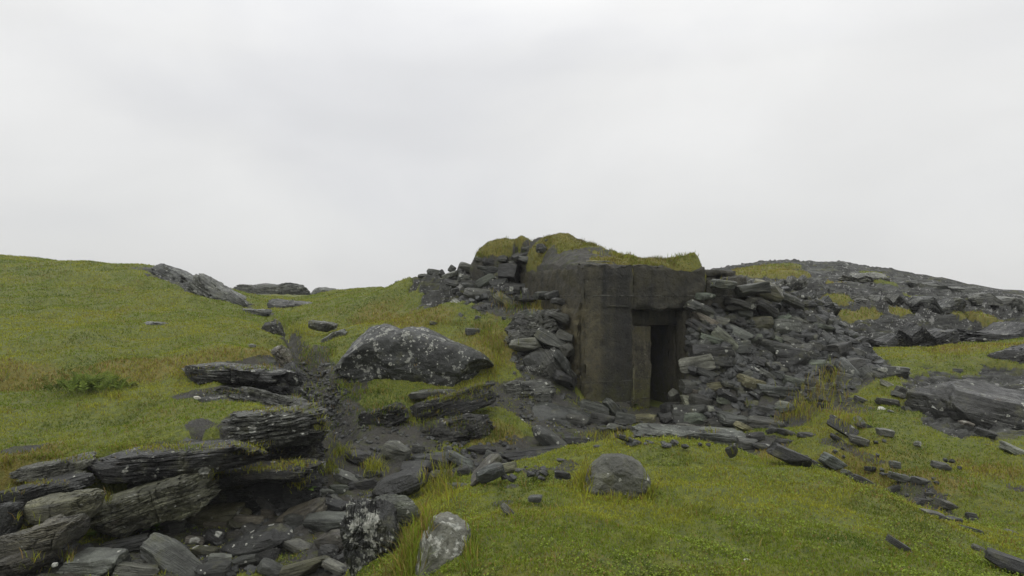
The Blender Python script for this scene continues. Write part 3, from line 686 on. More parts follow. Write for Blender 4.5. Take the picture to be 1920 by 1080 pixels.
batch(0, 720, 3, [
 ((810,865,1150,1110),33,'grey','p','large triangular grey slab at the bottom of the gully','the triangular slab'),((325,925,740,1085),-8,'grey','l','wide flat grey slab left of the triangular slab','the wide flat slab'),((640,1005,890,1100),8,'grey','l'),
 ((1250,800,1645,985),-14,'dark','b','long dark rounded stone lying in the gully','the long rounded stone'),((1075,905,1225,985),8,'olive','s'),((1045,855,1155,910),10,'pinkish','s','small pinkish stone beside the tip of the triangular slab','the small pinkish stone'),
 ((1145,755,1325,825),5,'brown','s'),((1570,655,1835,808),-26,'brown','l','brownish tilted slab leaning up to the right in the gully','the brownish tilted slab'),((1715,715,1990,835),-6,'bluish','l','bluish flat slab right of the brownish tilted slab','the bluish slab'),
 ((1595,575,1705,655),10,'grey','s'),((1445,635,1575,745),40,'dark','s'),((1715,585,1880,650),6,'pale','l'),((980,645,1200,722),-8,'pale','b','pale log-shaped stone under the black ledge','the log-shaped stone'),
 ((560,855,855,955),-12,'dark','l'),((950,675,1395,805),-8,'olive','l','mossy flat rock slab under the long dark ledge','the mossy flat slab'),((1555,980,1860,1090),-14,'olive','s','mossy pale stone in the bottom of the gully','the mossy pale stone'),
 ((1305,955,1465,1035),-8,'mid','s'),((1435,925,1575,1005),-14,'dark','l'),((1595,865,1745,965),20,'grey','s'),((1790,900,1905,985),5,'dark','b'),((1775,835,1925,925),-6,'brown','b'),((1135,815,1265,905),8,'dark','s'),((1315,735,1505,805),5,'brown','l'),
 ((1650,640,1900,700),12,'dark','s'),((1440,990,1600,1080),10,'mid','s'),((1080,1000,1300,1090),-5,'mid','s'),((880,760,1050,850),-10,'mid','l'),((1500,560,1600,620),5,'mid','s'),((1340,630,1450,690),15,'mid','s'),((1180,690,1300,750),-12,'mid','s')], GUL)
batch(500, 760, 3, [
 ((275,695,485,835),-8,'brown','b','round brownish stone against the white edged rock','the round brownish stone'),((290,785,400,875),10,'dark','b'),((375,825,480,905),5,'dark','s'),((285,530,455,605),10,'dark','s'),
 ((360,360,525,455),24,'grey','s','grey leaning stone under the overhanging left crag','the grey leaning stone'),((345,445,465,505),5,'greenish','l'),((440,245,585,340),15,'dark','s'),((645,190,815,325),12,'pale','b','pale rounded stone below the mossy ledges','the pale rounded stone'),
 ((455,415,625,480),-8,'dark','l'),((1495,115,1695,265),40,'lichened','b','tall pale stone standing behind the knoll crest','the tall pale stone'),((1300,232,1695,320),-4,'dark','l','long dark flat stone in front of the tall pale stone','the long flat stone'),((1645,165,1815,250),5,'dark','s'),
 ((1015,258,1155,372),28,'bluish','s','bluish pointed stone in the middle of the gully','the bluish pointed stone'),((895,288,1055,365),4,'dark','s'),((915,358,1055,450),12,'olive','s'),((1125,305,1335,438),-38,'brown','l'),((1175,325,1340,435),-15,'bluish','s'),((1035,335,1165,405),-10,'mid','s'),
 ((1225,260,1345,345),30,'mid','s'),((735,315,935,405),-8,'dark','s'),((815,265,1055,325),-4,'mid','l'),((1120,225,1290,270),5,'dark','l'),((540,360,660,420),10,'mid','s'),((1000,435,1160,475),4,'mid','l')], GUL)
DOOR = 'stones before the bunker doorway'
batch(820, 430, 3, [
 ((790,955,955,1045),18,'mid','s'),((930,965,1055,1060),45,'grey','s','tilted grey stone at the foot of the concrete wall','the tilted wall-foot stone'),((1000,1030,1120,1100),6,'mid','s'),((860,1030,1000,1110),12,'mid','l'),((1110,1040,1240,1100),-4,'olive','l'),((950,1090,1090,1150),10,'grey','s'),
 ((1240,1030,1330,1100),-10,'dark','s'),((720,1040,850,1110),8,'mid','s'),((1090,1110,1240,1170),5,'mid','l'),((1340,1090,1480,1160),8,'grey','s')], DOOR)
TOP = 'stones heaped left of the bunker roof'
for b, roll, tone, sh, lab, sho, Yv in [
 ((5,228,42,270),60,'dark','s','tiny dark stone furthest left on the heap by the bunker',None,18.0),((62,203,103,245),-55,'grey','s','small pointed stone standing on the skyline left of the bunker','the pointed skyline stone',17.7),((28,232,115,285),-18,'pale','s',None,None,17.4),
 ((130,183,228,255),20,'grey','s','squarish grey stone on the skyline below the turf hummock','the squarish skyline stone',17),((200,252,330,330),-18,'greenish','p','pale green flat-faced slab in the heap left of the bunker','the pale green face',16.2),((290,275,405,335),-6,'mid','l',None,None,16.2),
 ((145,330,325,405),6,'mid','l','flaky flat rock above the rusty turf left of the bunker','the flaky flat rock',15.9),((318,352,435,440),30,'olive','s',None,None,15.3),((72,405,185,478),32,'pale','l','pale slab sliding down the turf left of the bunker','the pale sliding slab',15.6),
 ((415,115,560,200),-8,'dark','s',None,None,16.3),((555,80,615,135),5,'dark','s','black stone set in the turf on top of the bunker','the black roof stone',15.4),((225,195,385,265),10,'mid','l',None,None,16.6),((335,185,465,305),12,'dark','s','big dark block against the upper flank of the bunker','the big flank block',16.2),
 ((455,150,560,200),6,'mid','l','flat stone wedged under the turf at the top left corner of the bunker',None,16.0),((600,60,690,95),4,'grey','l','grey stone lying near the summit of the bunker turf',None,15.7),((640,120,700,150),-8,'mid','s',None,None,15.3),((880,95,940,125),10,'dark','s','small dark stone in the turf right of the summit',None,15.2),((560,150,640,185),5,'dark','l',None,None,15.6),((1180,165,1240,192),5,'mid','s','small stone in the turf gap above the lintel',None,14.25),((470,95,530,130),-10,'mid','s',None,None,16.3),((250,160,330,205),-6,'dark','l',None,None,16.6),((330,140,400,190),8,'mid','s',None,None,16.55),((205,150,260,190),14,'grey','s',None,None,16.7),((395,170,470,230),-12,'mid','s',None,None,16.4),((540,345,640,400),4,'mid','s',None,None,14.6),((610,330,710,400),-18,'mid','s',None,None,14.2),((640,380,720,430),12,'dark','s',None,None,13.8),((460,440,600,560),-14,'greenish','s','greenish blocky rock on top of the crag beside the bunker','the greenish crag block',13.6),
 ((405,600,595,690),5,'grey','s',None,None,13.2),((495,680,650,870),62,'mid','s',None,None,13.0),((630,440,730,545),20,'mid','s',None,None,13.4),((555,560,705,685),30,'grey','s',None,None,13.2),((640,690,760,800),50,'mid','s',None,None,12.9),((650,790,790,900),30,'dark','s',None,None,12.85),
 ((680,560,760,640),20,'mid','s',None,None,13.15),((690,640,770,720),70,'grey','s',None,None,13.1),((40,280,150,330),12,'mid','l',None,None,17),((110,250,200,300),8,'grey','l',None,None,16.9),((130,300,230,345),6,'mid','s',None,None,16.5),((250,400,340,450),10,'dark','s',None,None,15.7),
 ((400,310,480,370),15,'dark','s',None,None,15.6),((420,370,560,410),5,'dark','l',None,None,15.0),((-60,225,20,262),6,'grey','l',None,None,19),((-110,250,-30,275),-5,'grey','s',None,None,20),((-240,290,-150,320),4,'pale','l','low pale rock on the grass skyline left of the bunker',None,21.5)]:
    put((820 + b[0] / 3, 430 + b[1] / 3, 820 + b[2] / 3, 430 + b[3] / 3), roll, tone, {'s': 'stone', 'l': 'slab', 'p': 'plate'}[sh], Yv, .8, lab, sho, TOP, pitch=-20 if sh == 'p' else None)
SLOPE = 'stones strewn over the right grass slope'
batch(1280, 720, 3, [
 ((835,175,965,315),45,'dark','p','dark upright slab leaning in the turf below the heap','the leaning upright slab'),((938,288,1058,350),12,'grey','l'),((828,278,902,335),40,'mid','s'),((965,178,1035,250),50,'pale','p','thin pale slab on edge right of the leaning upright slab','the thin pale slab'),
 ((1092,248,1188,303),10,'grey','s','grey rounded stone on the slope right of the thin pale slab','the grey slope stone'),((1300,318,1340,354),10,'pale','s','tiny pale stone alone on the right grass slope','the tiny pale stone'),((1392,432,1505,483),8,'mid','s','dark pointed stone alone in the right hand turf','the dark pointed stone'),
 ((1160,498,1315,562),15,'mid','l'),((1285,522,1390,574),14,'grey','l'),((1138,568,1218,618),-22,'dark','s'),((1278,638,1405,685),8,'dark','l'),((1428,638,1538,720),28,'grey','s','pale grey block tilted in the lower trail of stones','the tilted grey block'),
 ((1338,706,1470,780),16,'grey','s'),((1462,738,1575,795),12,'dark','s'),((1365,768,1445,822),28,'grey','l'),((1555,788,1675,856),22,'dark','s'),((1588,722,1665,785),8,'mid','l'),((1795,332,1930,412),24,'pale','l','long pale slab near the right picture edge','the long pale slab'),
 ((1715,955,1960,1065),14,'dark','l','dark flat rock in the lower right corner','the corner rock'),((1150,872,1275,930),30,'mid','l','low dark sliver of rock half sunk in the knoll','the sunken dark sliver'),((495,342,705,470),26,'dark','s','big dark rock at the right edge of the knoll crest','the crest rock'),
 ((245,345,310,410),60,'mid','s','small pale tipped stone standing on the knoll crest','the small crest stone'),((765,388,915,495),30,'bluish','l','bluish slab slanting down the stone trail','the slanting bluish slab'),((895,478,968,535),25,'grey','s'),((955,508,1070,595),25,'mid','s'),((375,328,495,374),8,'dark','s'),((515,308,625,350),5,'dark','l'),
 ((1630,902,1705,955),28,'grey','l'),((1015,458,1085,494),10,'mid','l'),((715,442,845,515),30,'dark','l'),((1405,115,1505,175),26,'white','s','white crusted stone beside the big smooth slab','the white crusted stone'),((1340,230,1395,255),6,'mid','l'),((1555,202,1645,245),18,'pinkish','s'),((1645,248,1755,305),16,'dark','l'),
 ((535,242,625,305),20,'dark','s'),((1795,818,1895,855),16,'mid','l'),((1360,90,1420,135),28,'pale','s'),((1180,40,1260,90),25,'grey','l'),((470,240,560,300),12,'mid','s'),((640,270,760,320),8,'mid','l'),((1360,605,1410,630),5,'grey','s'),((1210,680,1290,705),12,'dark','l')], SLOPE)
put((1394,1047,1407,1058), 10, 'white', 'stone', label='single tiny white stone lying in the foreground grass', cat='pebble', name='pebble', lichen=0, rgb=(.7,.68,.62))
put((363,743,376,748), 5, 'pale', 'slab', 9.8, label='small white flake lying on the dark bedrock of the left bank', cat='pebble', name='pebble', lichen=0, rgb=(.5,.5,.48))
put((466,644,480,653), 12, 'pale', 'stone', label='little pale stone at the turf lip above the gully path', cat='stone')
put((98,1055,108,1064), 0, 'white', 'stone', 6.0, label='little white stone in the bottom left corner', cat='pebble', name='pebble', lichen=0, rgb=(.6,.6,.58))
put((940,944,962,972), 40, 'grey', 'plate', label='grey stone chip standing in the knoll grass left of the boulder', cat='stone', pitch=-30)
put((990,928,1018,943), -10, 'grey', 'slab', label='flat grey stone chip half hidden in the knoll grass', cat='stone')
put((805,602,825,612), 10, 'grey', 'slab', label='small grey stone in the turf above the huge boulder', cat='stone')
put((872,615,905,628), 5, 'mid', 'slab', label='dark flat stone in the turf right above the huge boulder', cat='stone')

# smaller stones filling the gaps: the larger of them one by one, the small ones that nobody could count as one spread of rubble
RUB_V, RUB_F, RUB_C = [], [], []
def fill(polys, n, size, group, tones, n_small=0, gap=.55):
    placed = []; tries = 0; total = n + n_small
    while len(placed) < total and tries < total * 40:
        tries += 1
        x0, y0, x1, y1 = polys[rnd.choices(range(len(polys)), [(p[2] - p[0]) * (p[3] - p[1]) for p in polys])[0]]
        x, y = rnd.uniform(x0, x1), rnd.uniform(y0, y1)
        small = len(placed) >= n
        if not small and any(abs(x - a) < gap * s and abs(y - b) < gap * s * .7 for a, b, s in placed): continue
        q = ground(x, y)
        if group == HEAP and poly_sd(np.array(q[0]), np.array(q[1]), POLY) < .05: continue
        sz = size * (rnd.uniform(.28, .62) if small else rnd.uniform(.75, 1.5))
        w_ = sz * rnd.uniform(.8, 1.3); h_ = sz * rnd.uniform(.4, .75)
        kind = rnd.choice(['stone', 'slab', 'slab'])
        if small:
            v, f = RUBBLE_SRC[(kind, rnd.randrange(4))]
            k = q[1] / F; M = np.array(Matrix.Rotation(math.radians(rnd.uniform(-20, 40)), 3, 'Y') @ Matrix.Rotation(math.radians(rnd.uniform(-25, 25)), 3, 'X') @ Matrix.Rotation(rnd.uniform(0, 6.28), 3, 'Z'))
            pv = (v * np.array([w_ * k, w_ * k * .8, h_ * k])) @ M.T + np.array(q) + np.array([0, 0, h_ * k * .2])
            RUB_F.append(f + sum(len(a) for a in RUB_V)); RUB_V.append(pv)
        else:
            put((x - w_ / 2, y - h_ / 2, x + w_ / 2, y + h_ / 2), rnd.uniform(-14, 34), rnd.choice(tones), kind, group=group, push=.1)
        placed.append((x, y, sz))
RUBBLE_SRC = {(k, i): rock_verts(900 + i, 6, k, (1, .8, .5)) for k in ('stone', 'slab') for i in range(4)}
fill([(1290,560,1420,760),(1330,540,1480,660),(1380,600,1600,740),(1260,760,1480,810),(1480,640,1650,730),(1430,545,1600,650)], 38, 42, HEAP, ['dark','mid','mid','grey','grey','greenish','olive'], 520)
fill([(380,960,660,1075),(250,930,620,1000),(560,900,700,960),(100,1020,650,1078)], 12, 34, GUL, ['dark','mid','mid','grey','brown','olive'], 300)
fill([(780,840,1060,900)], 8, 28, GUL, ['dark','mid','grey','olive'], 90)
fill([(1090,760,1260,800),(1120,780,1420,840)], 6, 26, DOOR, ['dark','mid','olive'], 90)
fill([(1560,760,1700,860),(1640,860,1800,960)], 4, 18, SLOPE, ['mid','grey','dark'], 40)
fill([(850,540,980,600),(960,560,1060,740)], 0, 30, TOP, ['mid'], 110)
fill([(560,680,660,830)], 0, 17, GUL, ['mid'], 300)
fill([(640,800,960,860)], 0, 18, GUL, ['mid'], 200)
fill([(930,740,1110,815)], 0, 20, GUL, ['mid'], 120)
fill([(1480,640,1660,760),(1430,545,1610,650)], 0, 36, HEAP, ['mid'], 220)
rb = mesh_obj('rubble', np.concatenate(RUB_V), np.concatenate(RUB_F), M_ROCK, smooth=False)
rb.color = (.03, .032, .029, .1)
tag(rb, 'small broken stone chips filling the gaps of the heap and gully', 'rubble', kind='stuff')
print('STONES', len([s for s in STONES if s['cat'] == 'stone']))

# ------------------------------------------------------------------ one label for each stone: look first, then its neighbours
TW = {'dark': 'dark', 'mid': 'dark grey', 'grey': 'grey', 'pale': 'pale', 'greenish': 'greenish', 'olive': 'olive', 'brown': 'brown', 'pinkish': 'pinkish', 'bluish': 'bluish', 'white': 'white', 'cream': 'cream', 'lichened': 'lichened'}
ANCH = [(s['c'], s['w'], s['h'], s['short']) for s in STONES if s['short']] + [((1245, 680), 50, 160, 'the black doorway'), ((172, 715), 120, 60, 'the fern bush')]
def rel(c, a):
    dx, dy = c[0] - a[0][0], c[1] - a[0][1]
    ax, ay = dx / (a[1] * .5 + 8), dy / (a[2] * .5 + 8)
    if abs(ax) > 2.2 * abs(ay): return 'right of' if ax > 0 else 'left of'
    if abs(ay) > 2.2 * abs(ax): return 'below' if ay > 0 else 'above'
    return ('lower ' if dy > 0 else 'upper ') + ('right of' if dx > 0 else 'left of')
used = {s['label'] for s in STONES if s['label']}
for s in STONES:
    if not s['label']:
        c = s['c']; m = max(s['w'], s['h'])
        size = 'little' if m < 26 else 'small' if m < 45 else 'medium' if m < 72 else 'large'
        shape = {'slab': 'flat stone', 'boulder': 'rounded stone', 'plate': 'slab on edge'}.get(s['kind'], 'stone')
        if abs(s['roll']) > 20 and s['kind'] != 'plate': shape = 'tilted ' + ('slab' if s['kind'] == 'slab' else 'stone')
        near_ = sorted(ANCH, key=lambda a: math.hypot(c[0] - a[0][0], c[1] - a[0][1]))[:6]
        opts = [f"{size} {TW[s['tone']]} {shape} {rel(c, a)} {a[3]}" for a in near_[:2]]
        opts += [f"{size} {TW[s['tone']]} {shape} {rel(c, a)} {a[3]}, {rel(c, b)} {b[3]}" for a in near_[:3] for b in near_[1:6] if a is not b]
        opts = [o for o in opts if len(o.split()) <= 16 and o not in used]
        s['label'] = opts[0] if opts else f"{size} {TW[s['tone']]} {shape} among {s['group'] or 'rocks'}"
        used.add(s['label'])
    s['o']['label'] = s['label']

# ------------------------------------------------------------------ the concrete bunker
def concrete_material():
    m, t = new_mat('wet_concrete')
    tc = t.n.new('ShaderNodeTexCoord'); o = tc.outputs['Object']
    sp = t.n.new('ShaderNodeSeparateXYZ'); t.l.new(o, sp.inputs[0])
    X, Y_, Z = sp.outputs
    big = t.noise(o, 1.5, 5, .6); mid = t.noise(o, 5, 8, .72); fine = t.noise(o, 26, 6, .75)
    streak = t.noise(t.mapping(o, scale=(2.6, 2.6, .3)), 1.4, 6, .7, .5)
    at = t.n.new('ShaderNodeObjectInfo')
    c = t.mix(t.ramp(mid, .3, .7), (.027, .025, .0175), (.092, .085, .057))
    c = t.mix(t.ramp(streak, .45, .72, 0, .75), c, (.0095, .010, .0095))
    c = t.mix(t.ramp(big, .52, .66, 0, .75), c, (.055, .05, .024))      # ochre algae
    stain = t.math('MULTIPLY', t.ramp(t.math('ADD', X, t.math('MULTIPLY', t.math('SUBTRACT', streak, .5), 1.7)), .2, .8), t.ramp(t.math('ADD', X, t.math('MULTIPLY', t.math('SUBTRACT', big, .5), .3)), 1.02, 1.10, 1, .25))
    c = t.mix(t.math('MULTIPLY', stain, .72), c, (.0105, .011, .0105))
    och = t.math('MULTIPLY', t.ramp(X, .55, .25), t.ramp(Z, .1, -.5))
    c = t.mix(t.math('MULTIPLY', och, t.ramp(mid, .3, .62, .1, .75)), c, (.115, .10, .054))
    low = t.ramp(Z, -1.3, -2.2)
    c = t.mix(t.math('MULTIPLY', low, t.ramp(mid, .35, .6, 0, .8)), c, (.05, .053, .012))
    # shutter-board joints
    zz = t.math('ADD', Z, t.math('MULTIPLY', t.noise(o, 1.2, 2), .05))
    fr = t.math('FRACT', t.math('MULTIPLY', zz, 2.35))
    line = t.math('LESS_THAN', fr, .06)
    row = t.n.new('ShaderNodeTexWhiteNoise'); row.noise_dimensions = '1D'; t.l.new(t.math('FLOOR', t.math('MULTIPLY', zz, 2.35)), row.inputs['W'])
    rsel = t.ramp(row.outputs['Value'], .1, .5)
    line = t.math('MULTIPLY', line, t.math('MULTIPLY', rsel, t.ramp(t.noise(o, 2.6, 5, .65), .44, .58)))
    c = t.mix(t.math('MULTIPLY', line, .55), c, (.014, .014, .012))
    lip = t.math('MULTIPLY', t.math('MULTIPLY', t.math('LESS_THAN', fr, .11), t.math('GREATER_THAN', fr, .06)), t.math('MULTIPLY', rsel, t.ramp(t.noise(o, 3.4, 3), .45, .6, 0, .85)))
    c = t.mix(lip, c, (.12, .118, .1))
    c = t.mix(t.ramp(fine, .54, .66, 0, .8), c, (.013, .013, .011))
    c = t.mix(t.ramp(t.noise(t.mapping(o, loc=(4, 2, 9)), 34, 4, .7), .58, .68, 0, .6), c, (.10, .098, .08))
    c = t.mix(t.ramp(t.noise(o, 30, 2, .5), .7, .76, 0, .7), c, (.17, .17, .15))
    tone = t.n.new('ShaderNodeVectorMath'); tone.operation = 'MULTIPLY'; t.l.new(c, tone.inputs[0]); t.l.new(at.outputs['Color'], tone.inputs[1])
    h = t.math('ADD', t.math('MULTIPLY', mid, .7), t.math('MULTIPLY', fine, .4))
    h = t.math('SUBTRACT', h, t.math('MULTIPLY', line, .5))
    finish(t, tone.outputs[0], t.ramp(mid, .3, .7, .5, .85), h, 1.0, .1, .35)
    return m
M_CONC = concrete_material()

BK = empty('bunker', (UO[0], UO[1], 0), AU)
tag(BK, 'derelict dark concrete bunker with a black doorway set into the hillside', 'bunker')
def rough_block(name, lo, hi, seed, res=.07, amp=.025, edge=.06, tone=(1, 1, 1), nib=.0):
    """cast block: gridded box, worn arrises and pitted faces, in bunker coordinates"""
    lo, hi = np.array(lo, float), np.array(hi, float); size = hi - lo
    key = {}; vs = []; fs = []
    N = np.maximum(2, np.minimum(60, np.round(size / res))).astype(int)
    for ax in range(3):
        a, b = (ax + 1) % 3, (ax + 2) % 3
        for s in (0, 1):
            ids = np.empty((N[a] + 1, N[b] + 1), int)
            for i in range(N[a] + 1):
                for j in range(N[b] + 1):
                    k = [0, 0, 0]; k[ax] = s * N[ax]; k[a] = i; k[b] = j; k = tuple(k)
                    if k not in key: key[k] = len(vs); vs.append(k)
                    ids[i, j] = key[k]
            q = np.stack([ids[:-1, :-1], ids[1:, :-1], ids[1:, 1:], ids[:-1, 1:]], -1).reshape(-1, 4)
            fs.append(q if s else q[:, ::-1])
    v = np.array(vs, float) / N
    p = lo + v * size
    c = (lo + hi) / 2
    ins = np.minimum(v, 1 - v) * size                       # distance to each pair of faces
    srt = np.sort(ins, 1); ed = srt[:, 1]                   # distance to the nearest edge
    n1 = fbm(p[:, 0] * 2.2, p[:, 1] * 2.2, p[:, 2] * 2.2, 4, seed)
    wear = np.clip(1 - ed / (edge * (1.2 + 1.6 * np.maximum(n1, -.6)) + 1e-4), 0, 1) ** 1.5 * edge
    dirv = np.where(ins < 1e-6, np.sign(c - p), 0)
    p = p + dirv * wear[:, None] * (.5 + .5 * vnoise(p[:, 0] * 9, p[:, 1] * 9, p[:, 2] * 9, seed + 3))[:, None]
    if nib: p[:, 2] -= (v[:, 2] > .9) * nib * np.maximum(0, fbm(p[:, 0] * 1.3 + seed, p[:, 1] * 1.3, 0, 4, seed + 9) + .15) ** 1.0 * 1.6
    for k in range(3):
        p[:, k] += amp * fbm(p[:, 0] * 3 + k * 11, p[:, 1] * 3, p[:, 2] * 3, 5, seed + 6 + k, .6) + amp * .45 * fbm(p[:, 0] * 11 + k * 7, p[:, 1] * 11, p[:, 2] * 11, 3, seed + 16 + k, .7)
    o = mesh_obj(name, p, np.concatenate(fs), M_CONC, BK, sharp=45)
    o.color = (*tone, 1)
    return o
ZT = .68
rough_block('front_wall', (0, 0, -3.0), (1.13, .34, ZT), 3, .04, .04, .11, nib=.12)
rough_block('front_wall', (2.31, .02, -3.0), (2.868, .34, -.292), 16, .05, .03, .05)
rough_block('front_wall', (2.865, .012, -3.0), (3.95, .34, .47), 4, .06, .04, .10, (1.0, 1.02, 1.05), nib=.15)
rough_block('lintel', (1.09, .010, -.285), (2.86, .36, .63), 5, .04, .04, .09, (.88, .88, .88), nib=.14)
rough_block('side_wall', (0.012, .03, -3.0), (.36, 3.7, .62), 6, .06, .05, .10, (.95, .93, .86))
rough_block('door_jamb', (1.10, .365, -3.0), (1.745, .62, -.62), 7, .04, .012, .035, (2.3, 2.25, 2.15))  # left jamb tinted brighter: the light falling on it is put into the colour
rough_block('door_head', (1.10, .365, -.615), (2.72, .60, -.29), 8, .05, .012, .03, (.9, .9, .9))
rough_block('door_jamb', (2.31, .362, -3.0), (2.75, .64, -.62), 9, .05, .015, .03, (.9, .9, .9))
rough_block('passage_wall', (1.50, .625, -3.0), (1.72, 3.4, .4), 10, .15, .015, .03, (.8, .8, .8))
rough_block('passage_wall', (2.33, .645, -3.0), (2.70, 3.4, .4), 11, .15, .015, .03, (.8, .8, .8))
rough_block('passage_wall', (1.725, 1.9, -3.0), (2.325, 2.15, -.4), 12, .12, .015, .03, (1.0, .9, .85))
rough_block('roof_slab', (.365, .365, .42), (3.93, 4.2, .58), 13, .12, .02, .05)
rough_block('back_wall', (.365, 4.205, -3.0), (3.93, 4.5, .5), 14, .15, .03, .05)
rough_block('side_wall', (3.6, .345, -3.0), (3.93, 4.2, .415), 15, .15, .03, .05)
# thin pale arris strip along the top of the front wall, and a pale drip streak built as a raised sliver
strip = rough_block('edge_strip', (.06, -.035, ZT - .012), (.56, .045, ZT + .014), 21, .03, .006, .01, (5.5, 5.6, 5.6))
strip['label'] = 'pale thin strip on the edge of the bunker top'
rough_block('board_ledge', (.50, -.03, -.215), (.98, .012, -.19), 22, .03, .006, .01, (2.2, 2.2, 2.1))
rough_block('drip_streak', (1.085, -.022, -2.12), (1.112, .006, -1.45), 23, .02, .003, .005, (2.4, 2.4, 2.2))
# rough broken footing below the upper left side of the wall
rough_block('broken_footing', (-.09, .12, -3.0), (.035, 1.5, -.06), 24, .05, .07, .14, (.95, .93, .85), nib=.2)

# ------------------------------------------------------------------ turf that has grown over the roof
MU, MV = np.meshgrid(np.arange(-2.4, 3.0, .04), np.concatenate([[.05], np.arange(.06, 5.6, .04)]))
QX, QY = from_uv(MU, MV)
TM = [P(*a) for a in [(884,494,17.0),(893,482,16.9),(906,474,16.8),(928,474,16.7),(950,470,16.6),(975,462,16.4),(1000,451,16.2),(1030,446,16.1),(1060,444,16.0),(1085,447,15.8),(1100,456,15.6),(1120,464,15.3),(1150,473,15.0),(1185,482,14.7),(1203,489,14.4),(1217,484,14.3),(1235,489,14.35),(1255,483,14.4),(1290,479,14.45),(1314,480,14.45),
                      (1040,468,15.2),(1000,482,15.7),(1090,478,14.3),(1070,484,14.2)]]
for u in (0, .3, .6, .9, 1.1): TM.append((*from_uv(u, .14), .60))
for u in (1.2, 1.4, 1.7, 2.0, 2.3, 2.6, 2.8): TM.append((*from_uv(u, .12), .59))
for v in (.5, 1.2, 2.0, 2.8, 3.5): TM.append((*from_uv(-.02, v), .60))
for u in (.8, 2.0, 3.2): TM.append((*from_uv(u, 3.6), .35))
for v in (.1, .8, 1.6): TM.append((*from_uv(2.98, v), .30)); TM.append((*from_uv(3.3, v), .2))
TM += [(-.9, 16.4, .3), (-.5, 16.3, .35), (-.15, 16.2, .45), (-.6, 16.55, .6), (-1.3, 17.0, .3), (-1.3, 18.4, .2), (0, 18.5, .35), (-1.0, 16.1, .2), (-.3, 15.9, .5)]
TM = np.array(TM); WM = tps_fit(TM, .002)
MZ = tps_eval(WM, TM, QX, QY).reshape(QX.shape)
MZ = MZ + .06 * fbm(QX * 2.2, QY * 2.2, 0, 4, 51) + .05 * fbm(QX * 6, QY * 6, 0, 3, 52)
floor_ = np.where((MU > 0) & (MU < 3.0) & (MV > 0) & (MV < 4.3), .575, grid_at(H2, QX, QY) - .05)
okm = (MZ > floor_) & (MV < 5.4) & (MU < 2.95)
okm[:3] |= (MU[:3] > -.02) & (MU[:3] < 2.9)
okm &= np.where(MU < .03, (MZ > .66) & (QX / QY > -.064) & (QY > 16.62 + .25 * fbm(QX * 3, QY * 3, 0, 2, 58)), True)
MZ = np.maximum(MZ, floor_ - .03)
MZ[0] = np.minimum(MZ[0], .47)
MZ = np.where(MU > 2.87, np.minimum(MZ, .42), MZ)
mi = np.arange(QX.size).reshape(QX.shape)
cell = np.stack([mi[:-1, :-1], mi[:-1, 1:], mi[1:, 1:], mi[1:, :-1]], -1).reshape(-1, 4)
keepc = okm.ravel()[cell].sum(1) >= 3
# soil edge below the turf: every open border drops a skirt
kc = cell[keepc]; e_ = np.concatenate([kc[:, [0, 1]], kc[:, [1, 2]], kc[:, [2, 3]], kc[:, [3, 0]]])
eh = np.sort(e_, 1); _, inv_, cnt_ = np.unique(eh[:, 0].astype(np.int64) * QX.size + eh[:, 1], return_inverse=True, return_counts=True)
be = e_[cnt_[inv_] == 1]
TV = np.stack([QX, QY, MZ], -1).reshape(-1, 3)
bv = np.unique(be); mp_ = np.full(QX.size, -1); mp_[bv] = QX.size + np.arange(len(bv))
low = TV[bv].copy(); low[:, 2] -= np.where(MU.ravel()[bv] < .04, .4, .75); cen = np.array([1.2, 15.6]); dd_ = cen - low[:, :2]; low[:, :2] += .06 * dd_ / np.linalg.norm(dd_, axis=1)[:, None]
sk_ = np.stack([be[:, 1], be[:, 0], mp_[be[:, 0]], mp_[be[:, 1]]], -1)
mt = mesh_obj('turf_mound', np.concatenate([TV, low]), np.concatenate([kc, sk_]), M_GROUND)
mrock = np.clip(sstep(-.1, .15, fbm(QX * 1.6, QY * 1.6, 3, 4, 55)) * .9 * (QX < 2.2) * (MU > -.1) + .9 * sstep(.9, .5, MZ + .12 * fbm(QX * 4, QY * 4, 0, 3, 59)) * (MU < .9) * (MU > -.1) + .95 * sstep(1.06, .9, MZ + .12 * fbm(QX * 4, QY * 4, 0, 3, 60)) * (MU < -.1), 0, 1)
ca = mt.data.color_attributes.new('cover', 'FLOAT_COLOR', 'POINT')
mdry = np.clip(.75 + .6 * fbm(QX * 1.4, QY * 1.4, 1, 3, 53), 0, 1)
cv_ = np.stack([mrock, mrock * 0, mdry, np.ones(QX.shape)], -1).reshape(-1).astype(np.float32)
cv_ = np.concatenate([cv_, np.tile([1, 0, 0, 1], len(low)).astype(np.float32)])
ca.data.foreach_set('color', cv_)
tag(mt, 'hummocky turf grown over the bunker roof', 'turf', kind='structure')
MOUND_CELLS = cell[keepc]; MOUND_V = np.stack([QX, QY, MZ], -1).reshape(-1, 3); MOUND_G = (1 - mrock).ravel(); MOUND_D = mdry.ravel()

